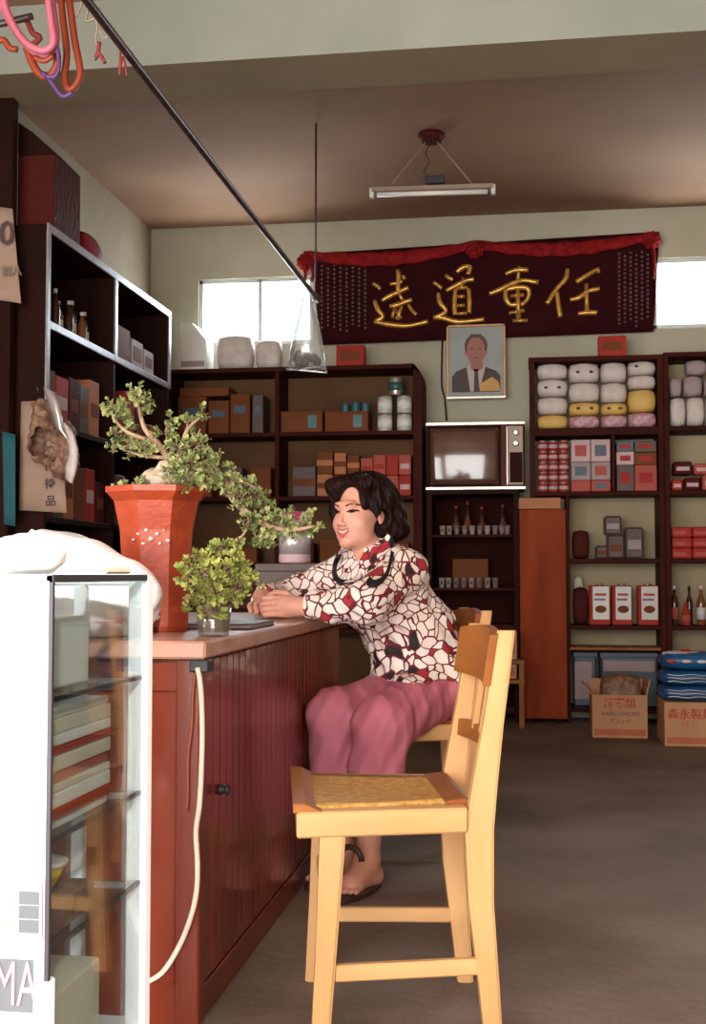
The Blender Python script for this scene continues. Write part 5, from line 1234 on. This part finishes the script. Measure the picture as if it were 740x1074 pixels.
# fluorescent lamp
YL = 6.74; a = at(390, 200, Y=YL); b = at(517, 196, Y=YL); ap = at(452, 140, Y=YL)
t = thing('ceiling_lamp', 'short fluorescent tube lamp hung on two chains below a ceiling rose', 'lamp', (ap.x, YL, a.z))
d = (b - a).normalized(); upv = Vector((0, 0, 1))
m = MB(); m.prism([(a.x, a.z + .012), (b.x, b.z + .012), (b.x, b.z - .014), (a.x, a.z - .014)], 'y', YL - .035, YL + .035, .003); m.build('housing', 'lamp_body', t)
MB().tube([a + Vector((.03, -.01, -.028)), b + Vector((-.03, -.01, -.028))], .014, 12, smooth=1).build('tube', 'tube_white', t)
for p in (a, b): MB().box(p.x - .012, p.x + .012, YL - .025, YL + .01, p.z - .046, p.z + .01, .003).build('socket', 'ceramic', t)
cc = at(456, 190, Y=YL); MB().box(cc.x - .055, cc.x + .055, YL - .03, YL + .03, cc.z - .022, cc.z + .024, .004).build('ballast', 'dark_metal', t)
MB().lathe([(.055, ZC - ap.z - .05), (.075, ZC - ap.z - .02), (.075, ZC - ap.z - .001)], (ap.x, YL, ap.z), 20).build('ceiling_rose', 'maroon_pack', t)
for px in (411, 495):
    e = at(px, 193, Y=YL); s0 = Vector((ap.x + (.03 if px > 450 else -.03), YL, ZC - .045)); m = MB(); n = 26
    for i in range(n):
        p = s0.lerp(e, (i + .5) / n); q_ = (e - s0) / n * .62; sd_ = Vector((.004 * (i % 2), .004 * ((i + 1) % 2), 0))
        m.tube([p - q_, p - q_ * .5 + sd_, p + q_ * .5 + sd_, p + q_], .0028, 5, smooth=1); m.tube([p - q_, p - q_ * .5 - sd_, p + q_ * .5 - sd_, p + q_], .0028, 5, smooth=1)
    m.build('chain', 'lamp_body', t)
MB().tube([Vector((ap.x, YL, ZC - .05)), at(446, 160, Y=YL), at(450, 170, Y=YL), at(444, 180, Y=YL), Vector((cc.x - .02, YL, cc.z + .024))], .003, 6).build('wire', 'dark_metal', t)
# loops and cords hanging at the top left
YH = 3.3
c = MB().tube([at(-40, -22, Y=YH), at(110, -14, Y=YH)], .012, 8).build('hanging_rail', 'pole_metal'); tag(c, 'dark rail just above the top left corner carrying the coloured loops', 'rail')
for px in (-30, 105):
    p = at(px, -20 if px < 0 else -14, Y=YH); c = MB().tube([p, (p.x, p.y, ZC)], .004, 6).build('rail_wire', 'dark_metal'); tag(c, f'{"left" if px < 0 else "right"} wire holding the rail of coloured loops', 'wire', 'wires holding the rail')
c = MB().tube([at(-30, 28, Y=YH + .1), at(0, 25, Y=YH + .1), at(34, 17, Y=YH + .1)], .011, 8).build('dark_stick', 'pole_metal'); tag(c, 'short dark stick behind the pink loop at the top left', 'stick')
def loop(label, P, r_, m_, Y, flat=1.0, gr='coloured loops at the top left'):
    c = MB().tube([at(*p, Y=Y) for p in P], r_, 8, flat=flat, smooth=4).build('hanging_loop', m_); tag(c, label, 'loop', gr)
loop('thick pink loop at the top left corner', [(2, -20), (5, 5), (16, 30), (30, 47), (46, 53), (56, 45), (54, 25), (48, -20)], .011, 'pink_cord', YH - .03)
loop('inner pink loop nested in the thick pink one', [(-6, -20), (4, 12), (22, 42), (40, 58), (54, 56), (60, 40), (56, 5), (54, -20)], .008, 'pink_cord', YH + .01)
loop('orange loop just below the pink one', [(28, 50), (34, 66), (42, 78), (52, 80), (60, 66), (58, 50)], .012, 'orange_cord', YH + .03)
loop('small orange tie inside the orange loop', [(36, 60), (46, 64), (56, 58)], .008, 'orange_cord', YH + .0)
loop('long orange loop hanging lowest', [(62, -20), (66, 20), (70, 55), (68, 80), (72, 94), (80, 88), (84, 74), (78, 40), (70, -20)], .011, 'orange_cord', YH + .06)
loop('purple cord at the bottom of the orange loops', [(44, 76), (54, 86), (62, 98), (68, 101), (76, 97)], .007, 'purple_cord', YH - .01)
loop('purple cord between pink and orange loops', [(60, 50), (62, 68), (58, 80), (48, 80)], .006, 'purple_cord', YH - .02)
loop('dark red strap behind the pink loop', [(28, 20), (34, 34), (42, 40), (30, 50)], .009, 'red_cord', YH + .12)
loop('orange scrap at the left edge', [(-4, 44), (4, 42), (10, 50), (18, 52)], .010, 'orange_cord', YH + .12)
def string(label, P, m_='lamp_body', r_=.0028, Y=3.36): 
    c = MB().tube([at(*p, Y=Y) for p in P], r_, 6, smooth=3).build('hanging_string', m_); tag(c, label, 'string', 'strings by the pole')
string('dark string net next to the top of the pole', [(80, 18), (84, 8), (88, -2), (92, 10), (90, 22), (100, 18), (104, 8)], r_=.004)
string('dark string with a red tassel left of the pole', [(98, 8), (102, 28), (100, 42), (104, 50)])
string('left red tassel tip beside the pole', [(104, 44), (103, 54), (100, 62), (104, 56), (110, 66)], 'red_cord', .006)
string('string crossing to the pole above the tassel', [(103, 28), (109, 40), (116, 34), (120, 28)])
string('right pair of thin brown strings below the pole', [(127, 40), (126, 60), (125, 82), (128, 60), (131, 66), (133, 80)], 'red_cord', .0035)

# ================================================================== PLANTS
def leaves(name, centers, parent, m_, size, dens_, seed):
    """small paired oval leaves on short twigs filling soft clumps; centers = (point, radius)"""
    R_ = random.Random(seed); m = MB(); tw = MB()
    for c, r_ in centers:
        nt_ = max(4, int(dens_ * (r_ / .05) ** 2))
        for k in range(nt_):
            while True:
                d = Vector((R_.uniform(-1, 1), R_.uniform(-1, 1), R_.uniform(-.8, 1)))
                if .05 < d.length < 1: break
            L_ = d.length; tip = c + d * r_ * (1.0 + .25 * R_.random()); base = c + d * r_ * .2
            tw.tube([base, (base + tip) / 2 + Vector((0, 0, .004)), tip], [.0018, .0014, .0008], 4, smooth=1)
            ax = (tip - base).normalized(); s1 = ax.cross(Vector((R_.uniform(-1, 1), R_.uniform(-1, 1), R_.uniform(-1, 1)))).normalized()
            for j in range(6):
                p = base.lerp(tip, .35 + .13 * j); w = j * 1.7 + R_.random(); sd_ = (s1 * math.cos(w) + ax.cross(s1) * math.sin(w))
                ld = (sd_ * .8 + ax * .5 + Vector((0, 0, .25))).normalized(); sz = size * R_.uniform(.7, 1.25)
                nn = ld.cross(ax); nn = nn.normalized() if nn.length > .01 else s1; wd = nn * sz * .36; up_ = ld.cross(nn) * sz * .10
                vs = [m.bm.verts.new(q_) for q_ in (p, p + ld * sz * .35 + wd - up_, p + ld * sz * .8 + wd * .8 - up_, p + ld * sz, p + ld * sz * .8 - wd * .8 - up_, p + ld * sz * .35 - wd - up_)]
                md_ = [m.bm.verts.new(p + ld * sz * .35 + up_ * .5), m.bm.verts.new(p + ld * sz * .8 + up_ * .3)]
                for f in ((vs[0], vs[1], md_[0]), (vs[1], vs[2], md_[1], md_[0]), (vs[2], vs[3], md_[1]), (vs[3], vs[4], md_[1]), (vs[4], vs[5], md_[0], md_[1]), (vs[5], vs[0], md_[0])):
                    m.bm.faces.new(f)
    f = m.build(name, m_, parent); o = tw.build('twigs', 'bark', parent); o['kind'] = 'stuff'; return f
YPt = 2.97
pc = at(163.5, 660, Y=YPt); px_ = pc.x; ptop = at(163, 512, Y=YPt).z
t = thing('bonsai_pot_plant', 'large cascading bonsai in a flared terracotta pot on the shop counter', 'plant', (px_, YPt, CZ))
Hh = ptop - CZ - .001; m = MB()
prof = [(.082, 0), (.086, .012), (.088, Hh * .35), (.096, Hh * .7), (.112, Hh * .90), (.130, Hh * .955), (.134, Hh * .96), (.134, Hh), (.118, Hh), (.112, Hh - .03), (.02, Hh - .032)]
m.lathe(prof, (px_, YPt, CZ + .001), 8, smooth=False, rot=PI / 8 + .25); m.build('pot', 'terracotta', t)
m = MB(); m.lathe([(.112, Hh - .02), (.10, Hh - .008), (.05, Hh + .004), (.01, Hh + .006)], (px_, YPt, CZ), 16); m.build('soil', 'soil', t)
m = MB(); R_ = random.Random(8)
for (a_, b_, r_) in ((146, 560, 5), (153, 556, 4), (158, 565, 5), (165, 560, 4), (150, 570, 4), (168, 570, 3), (140, 566, 3), (176, 567, 4), (172, 556, 2)):
    p = at(a_, b_, Y=YPt - .088); m.ball((p.x, p.y, p.z), (r_ * .0014, .006, r_ * .0011), 7, 5, .25, R_)
m.build('glaze_mark', 'white_pack', t)
R_ = random.Random(2); m = MB()
for (a_, b_) in ((166, 500), (180, 496), (172, 504), (186, 503), (192, 498), (178, 491)): m.ball(at(a_, b_, Y=YPt - .02 + .04 * R_.random()), (.040, .035, .022), 10, 7, .15, R_)
m.build('root_rock', 'stone', t)
bp_ = lambda q, dy=0: at(q[0], q[1], Y=YPt + dy)
m = MB()
for P, r0, r1, dy in (([(188, 502), (205, 490), (222, 493), (236, 508), (246, 525), (262, 540), (282, 552), (305, 556), (330, 552)], .016, .004, -.03),
                  ([(180, 500), (176, 480), (165, 465), (152, 450), (146, 430), (143, 415)], .012, .003, 0),
                  ([(165, 465), (150, 460), (132, 452), (118, 438)], .007, .003, -.03), ([(176, 480), (150, 478), (125, 470)], .006, .002, .03),
                  ([(182, 492), (190, 470), (197, 450), (212, 436)], .009, .003, .02), ([(190, 470), (202, 466), (210, 450)], .006, .002, -.04),
                  ([(236, 508), (250, 505), (268, 512), (284, 530)], .007, .003, .03), ([(262, 540), (258, 556), (248, 570)], .006, .002, -.02), ([(282, 552), (296, 542), (312, 540)], .005, .002, .03)):
    n = len(P); m.tube([bp_(p, dy * (i / (n - 1))) for i, p in enumerate(P)], [r0 + (r1 - r0) * i / (n - 1) for i in range(n)], 8, smooth=3)
m.build('trunk', 'bark', t)
px2m = YPt / 1280
cl = [(143, 413, 13, 0), (150, 425, 10, .02), (122, 428, 12, -.03), (112, 432, 7, -.03), (138, 440, 10, 0), (122, 456, 9, .03), (140, 468, 13, .03), (158, 468, 13, 0), (118, 468, 7, .03), (172, 455, 11, 0), (180, 440, 8, .02), (195, 445, 10, .02), (212, 433, 8, .02), (186, 470, 14, -.03), (204, 468, 14, -.04), (180, 492, 12, -.07), (200, 488, 15, -.05),
      (218, 480, 12, -.04), (190, 508, 11, -.08), (212, 505, 14, -.06), (228, 500, 13, -.03), (240, 492, 10, 0), (246, 508, 12, 0), (262, 506, 10, .02), (268, 520, 12, .03), (252, 524, 13, -.03), (238, 518, 9, -.04), (278, 532, 10, .03), (262, 545, 12, -.03), (284, 545, 12, 0), (300, 542, 10, .02), (300, 556, 13, -.02), (318, 550, 11, 0), (332, 556, 8, 0), (322, 540, 7, .02), (284, 565, 11, -.03), (268, 565, 10, -.02), (250, 568, 8, -.02), (130, 512, 6, 0), (142, 508, 8, -.02), (120, 512, 4, -.04)]
leaves('foliage', [(bp_((a_, b_), dy), r_ * px2m * 1.05) for a_, b_, r_, dy in cl], t, 'leaf', .0125, 46, 1)
# small plant
YQ = 2.73; sp_ = at(224, 657, Y=YQ)
t = thing('potted_plant', 'small bushy green plant in a short glass tumbler at the counter edge', 'plant', (sp_.x, YQ, CZ))
gt = at(224, 634, Y=YQ).z - CZ
MB().lathe([(.034, .001), (.036, .006), (.042, gt), (.039, gt), (.033, .010), (.003, .010)], (sp_.x, YQ, CZ), 20).build('tumbler', 'jar_glass', t)
MB().lathe([(.030, .011), (.036, gt * .75), (.01, gt * .8)], (sp_.x, YQ, CZ), 16).build('soil', 'leaf', t)
m = MB(); sc = Vector((sp_.x, YQ, CZ + gt * .7))
qs = [(210, 585), (228, 572), (245, 590), (260, 603), (198, 600), (232, 606), (215, 612), (250, 620), (205, 622), (232, 630), (190, 600), (266, 612)]
for q_ in qs: p = at(q_[0], q_[1], Y=YQ + .04 * math.sin(q_[0])); m.tube([sc, (sc + p) / 2 + Vector((0, 0, .01)), p], [.004, .003, .0015], 6)
m.build('stem', 'bark', t)
k_ = YQ / 1280
leaves('foliage', [(at(a_, b_, Y=YQ + dy), r_ * k_) for a_, b_, r_, dy in ((212, 582, 13, 0), (230, 574, 13, .02), (246, 588, 13, .0), (258, 602, 13, .02), (266, 612, 9, 0), (196, 596, 12, 0), (190, 608, 8, -.02), (214, 602, 16, -.03), (234, 600, 16, -.03), (250, 616, 14, -.02), (206, 620, 14, -.02), (226, 624, 16, -.03), (244, 630, 11, -.02), (198, 634, 9, 0), (216, 640, 9, -.035), (232, 642, 7, -.04))], t, 'leaf_light', .0135, 46, 3)
# counter items near the person
zc0 = CZ + .001
x0, x1 = at(268, 600, Y=4.32).x, at(330, 600, Y=4.32).x
t = thing('dark_case', 'dark mauve-brown box on the counter under the pink jar', 'box', ((x0 + x1) / 2, 4.38, zc0)); zt_ = at(300, 591, Y=4.32).z
MB().box(x0, x1, 4.32, 4.46, zc0, zt_, .006).build('body', 'dark_pack', t); MB().box(x0 - .003, x1 + .003, 4.315, 4.465, zt_ - .03, zt_ + .001, .004).build('lid', 'dark_pack', t)
jx = at(309, 570, Y=4.385).x
t = thing('candy_jar', 'pink jar with magenta lid and silvery label behind the plant', 'jar', (jx, 4.385, zt_ + .002)); z_ = zt_ + .002; jh = at(309, 545, Y=4.385).z - z_
MB().lathe([(.054, 0), (.058, .006), (.058, jh * .85), (.050, jh * .95), (.048, jh)], (jx, 4.385, z_), 24).build('body', 'pale_pink', t)
MB().lathe([(.0585, jh * .2), (.0585, jh * .75)], (jx, 4.385, z_), 24).build('label_wrap', 'foil', t)
MB().lathe([(.052, jh - .004), (.053, jh + .016), (.045, jh + .026), (.02, jh + .030)], (jx, 4.385, z_), 24).build('lid', 'magenta', t)
mx_ = at(290, 610, Y=4.26).x
t = thing('melon', 'small yellow-green melon on the counter behind her hands', 'melon', (mx_, 4.26, zc0)); mr = .050
m = MB()
m.ball((mx_, 4.26, zc0 + mr), (mr * 1.05, mr, mr), 20, 12); m.build('fruit', 'melon', t); MB().tube([(mx_, 4.26, zc0 + mr * 2 - .002), (mx_ + .004, 4.26, zc0 + mr * 2 + .010)], .003, 6).build('stalk', 'bark', t)
x0, x1 = at(246, 652, Z=CZ).x, at(298, 655, Z=CZ).x; yy = at(272, 652, Z=CZ).y
t = thing('ledger', 'thin dark book lying flat on the worktop before her hands', 'book', (-.79, 3.2, zc0))
MB().box(-.90, -.71, 3.05, 3.34, zc0, zc0 + .003, .001).build('cover', 'dark_pack', t); MB().box(-.895, -.712, 3.055, 3.335, zc0 + .003, zc0 + .011, .001).build('pages', 'mauve_card', t); MB().box(-.90, -.71, 3.05, 3.34, zc0 + .011, zc0 + .014, .001).build('cover', 'dark_pack', t)
# big white plastic bundle
F_ = Field((-1.32, 2.50, CZ), (-.80, 3.0, 1.09), .006)
c0 = at(128, 620, Y=2.70)
F_.ell((-1.07, 2.70, .905), (.215, .16, .105), None, .05); F_.ell((-.965, 2.69, .885), (.115, .13, .085), None, .05); F_.ell((-1.10, 2.70, .985), (.13, .12, .065), None, .05)
q = tuple(slice(0, n) for n in F_.D.shape); X, Y_, Z = F_.grid(q)
F_.D = (F_.D + .005 * np.sin(X * 44 + Z * 30) * np.cos(Y_ * 40 - X * 20) + .002 * np.sin(X * 120 + Z * 90)).astype(np.float32); F_.D = np.maximum(F_.D, CZ + .002 - Z + 0 * X + 0 * Y_).astype(np.float32)
t = thing('plastic_bundle', 'big puffy white and pinkish plastic-wrapped bundle on the near counter end', 'bundle', (-1.05, 2.70, CZ + .001))
F_.build('wrapping', 'white_plastic', t); del F_
MB().tube([(-1.26, 2.60, .852), (-1.12, 2.548, .85), (-.98, 2.562, .85), (-.90, 2.60, .85), (-.862, 2.68, .85), (-.87, 2.78, .85)], .006, 8).build('seam', 'pink_plastic', t)

# ================================================================== DISPLAY CASE
KX = -.77; ky0 = 1.895; ky1 = 2.425; kl = -1.75; kt = .948
t = thing('display_case', 'glass display case with white aluminium frame at the near left', 'display case', ((KX + kl) / 2, (ky0 + ky1) / 2, 0))
a_ = .036
for (x, y, w_) in ((KX, ky1, .040), (kl, ky1, .04), (kl, ky0 + a_, a_)):
    sgn = -1 if x == KX else 1
    MB().box(min(x, x + sgn * w_), max(x, x + sgn * w_), y - w_, y, 0, kt, .003).build('post', 'aluminium', t)
MB().box(KX - .008, KX, ky0, ky0 + .008, .30, kt - .006, .001).build('glass_corner_edge', 'dark_metal', t)
MB().box(KX - .03, KX, ky0, ky0 + .03, 0, .30, .003).build('post', 'aluminium', t)
MB().box(-.93, -.905, ky1 - .03, ky1 - .004, .05, kt - .02, .003).build('mullion', 'aluminium', t)
MB().box(KX - .014, KX + .001, ky0, ky1 - .04, kt - .010, kt + .003, .002).build('top_rail', 'dark_metal', t)
MB().box(kl, KX, ky0, ky0 + .012, kt - .012, kt + .003, .002).build('top_rail', 'aluminium', t)
MB().box(kl, KX - .04, ky1 - .03, ky1, kt - .02, kt + .003, .003).build('top_rail', 'aluminium', t)
MB().box(kl, KX - .014, ky0 + .012, ky1 - .03, kt - .006, kt + .001).build('top_glass', 'clear_glass', t)
MB().box(kl, KX - .008, ky0 + .001, ky0 + .006, .30, kt - .012).build('front_glass', 'glare_glass', t)
MB().box(KX - .006, KX - .001, ky0 + .008, ky1 - .04, .06, kt - .010).build('side_glass', 'clear_glass', t)
MB().box(kl, KX - .03, ky0 + .002, ky1, .02, .06, .003).build('base', 'aluminium', t)
sz = [at(58, 733, X=KX).z, at(61.6, 879.5, X=KX).z, at(60, 995, X=KX).z]
for z in sz: MB().box(kl + .04, KX - .010, ky0 + .012, ky1 - .045, z - .007, z, .001).build('glass_shelf', 'clear_glass', t)
for z in sz: MB().box(KX - .014, KX - .007, ky0 + .012, ky1 - .045, z - .008, z + .001, .001).build('shelf_edge', 'dark_metal', t)
for z in sz: MB().box(kl, KX - .04, ky1 - .046, ky1 - .034, z - .018, z - .007).build('shelf_support', 'aluminium', t)
# poster on the front glass
x0, x1 = at(-50, 1030, Y=ky0 - .004).x, at(40, 1030, Y=ky0 - .004).x; z0_, z1_ = at(20, 1072, Y=ky0 - .004).z, at(20, 990, Y=ky0 - .004).z
t = thing('poster', 'white poster with grey panel and large pink letters MA on the case front', 'poster', ((x0 + x1) / 2, ky0 - .004, z0_ - .09))
MB().box(x0, x1, ky0 - .003, ky0 - .001, z0_ - .10, z1_).build('sheet', 'white_card', t)
zq0 = at(20, 1062, Y=ky0 - .004).z; zq1 = at(20, 1006, Y=ky0 - .004).z
MB().box(x0 + .01, at(35, 1030, Y=ky0 - .004).x, ky0 - .004, ky0 - .003, zq0, zq1).build('grey_panel', 'poster_grey', t)
MB().box(x0, x1, ky0 - .004, ky0 - .003, zq0 - .05, zq0 - .03).build('yellow_stripe', 'poster_yellow', t)
text_mesh('MA', .100, 'letters', 'poster_pink', t, (at(16, 1034, Y=ky0 - .005).x, ky0 - .0055, (zq0 + zq1) / 2), xdir=Vector((.52, 0, 0)), depth=.0008, bold=.0)
x0, x1 = at(-60, 950, Y=ky0 - .004).x, at(44, 950, Y=ky0 - .004).x; z0_, z1_ = at(20, 984, Y=ky0 - .004).z, at(20, 922, Y=ky0 - .004).z
t = thing('poster', 'pale grey striped sheet above the lettered poster on the case front', 'poster', ((x0 + x1) / 2, ky0 - .004, z0_))
MB().box(x0, x1, ky0 - .003, ky0 - .001, z0_, z1_).build('sheet', 'poster_pale', t)
for k in range(3):
    zz = z0_ + (z1_ - z0_) * (.16 + .24 * k); MB().box(x0 + .01, at(17, 950, Y=ky0).x, ky0 - .0042, ky0 - .003, zz, zz + .012).build('stripe', 'poster_yellow', t)
    MB().box(at(21, 950, Y=ky0).x, x1 - .006, ky0 - .0042, ky0 - .003, zz - .006, zz + .014).build('stripe', 'poster_grey', t)
# goods in the case
def cbox(name, label, x0, x1, y0, y1, z0, z1, m_, cat='box', group=None, **k): return carton(name, label, x0, x1, y0, y1, z0 + .0008, z1, m_, cat=cat, group=group, **k)
za, zb2, zcc = sz
cbox('white_box', 'large white box on the top glass shelf of the case', -1.02, -.83, 1.93, 2.22, za, za + .125, 'white_card', front=(.1, .9, .2, .5), fm='cream_card')
cbox('white_box', 'white box at the left end of the top glass shelf', -1.40, -1.04, 1.93, 2.22, za, za + .15, 'white_card', front=(.1, .9, .3, .8), fm='mauve_card')
R_ = random.Random(21); cc_ = ['white_card', 'red_card', 'white_card', 'cream_card', 'pinkred_card', 'cream_card', 'red_card', 'white_card', 'cream_card', 'white_card']
z = zb2
nm_ = ['white', 'red', 'white', 'cream', 'pink-red', 'cream', 'red', 'white', 'cream', 'white']
for i in range(10):
    hh = .014 + .006 * (i % 3); dx = R_.uniform(-.012, .012)
    cbox('flat_box', f'{nm_[i]} flat box, {ORD[i]} from the bottom in the right pile on the middle glass shelf', -1.0 + dx, -.80 + dx * .4, 1.935 + abs(dx), 2.26 - abs(dx), z, z + hh, cc_[i], group='flat boxes piled in the case', bev=.0015); z += hh + .0008
z = zb2
for i in range(6):
    hh = .03; cbox('flat_box', f'{["white", "cream"][i % 2]} flat box, {ORD[i]} from the bottom in the left pile on the middle glass shelf', -1.35, -1.03, 1.94, 2.24, z, z + hh, ['white_card', 'cream_card'][i % 2], group='flat boxes in the left pile', bev=.002); z += hh + .0008
bwx, bwy = -.862, 2.07
t = thing('bowl', 'white-rimmed yellow bowl on the lowest glass shelf', 'bowl', (bwx, bwy, zcc)); m = MB()
bz_ = zcc + .052
cbox('brown_box', 'brown patterned box under the yellow bowl', -.95, -.80, 1.96, 2.18, zcc, bz_, 'snack')
m.lathe([(.022, 0), (.024, .006), (.034, .02), (.045, .045), (.042, .045), (.03, .02), (.004, .012)], (bwx, bwy, bz_ + .001), 20).build('body', 'yellow_ceramic', t)
MB().lathe([(.0455, .043), (.052, .052), (.049, .055), (.042, .047)], (bwx, bwy, bz_ + .001), 20).build('rim', 'ceramic', t)
cbox('brown_box', 'brown box left of the yellow bowl behind the glare-whitened front glass', -1.25, -.98, 1.96, 2.2, zcc, zcc + .10, 'cream_card')
for i in range(4):
    cbox('striped_carton', f'pale carton {ORD[i]} from the right, standing low in the case', -.93 - .2 * i, -.75 - .2 * i - .03, 1.94, 2.16, .06, .26, 'white_card' if i % 2 else 'cream_card', group='pale cartons low in the case', band=(.4, .6), bandm='grey_card')
# bags on top of the case
def lump(name, label, blobs, m_, cat='bag', lo=None, hi=None, fold=.004):
    lo = [min(c[i] - r[i] for c, r in blobs) - .03 for i in range(3)]; hi = [max(c[i] + r[i] for c, r in blobs) + .03 for i in range(3)]
    F_ = Field(lo, hi, .005)
    for c, r in blobs: F_.ell(c, r, None, .03)
    q = tuple(slice(0, n) for n in F_.D.shape); X, Y_, Z = F_.grid(q)
    F_.D = (F_.D + fold * np.sin(X * 70 + Z * 60) * np.cos(Y_ * 60 - X * 30)).astype(np.float32); F_.D = np.maximum(F_.D, kt + .0035 - Z + 0 * X + 0 * Y_).astype(np.float32)
    t = thing(name, label, cat, (blobs[0][0][0], blobs[0][0][1], kt + .003)); F_.build('wrapping', m_, t)
    c, r = blobs[0]; MB().tube([(c[0], c[1], c[2] + r[2] * .85), (c[0] + .008, c[1], c[2] + r[2] * 1.05 + .006)], [.008, .004], 6).build('knot', m_, t); return t
lump('plastic_bag', 'white crumpled plastic bag at the left on top of the glass case', [((-.90, 2.10, .985), (.060, .10, .038)), ((-1.02, 2.10, .975), (.11, .12, .035)), ((-1.18, 2.10, .965), (.12, .12, .025))], 'white_plastic')
cbox('cream_box', 'thin cream box under the pink bag on top of the case', -.835, -.775, 2.16, 2.30, kt + .003, kt + .018, 'cream_card')
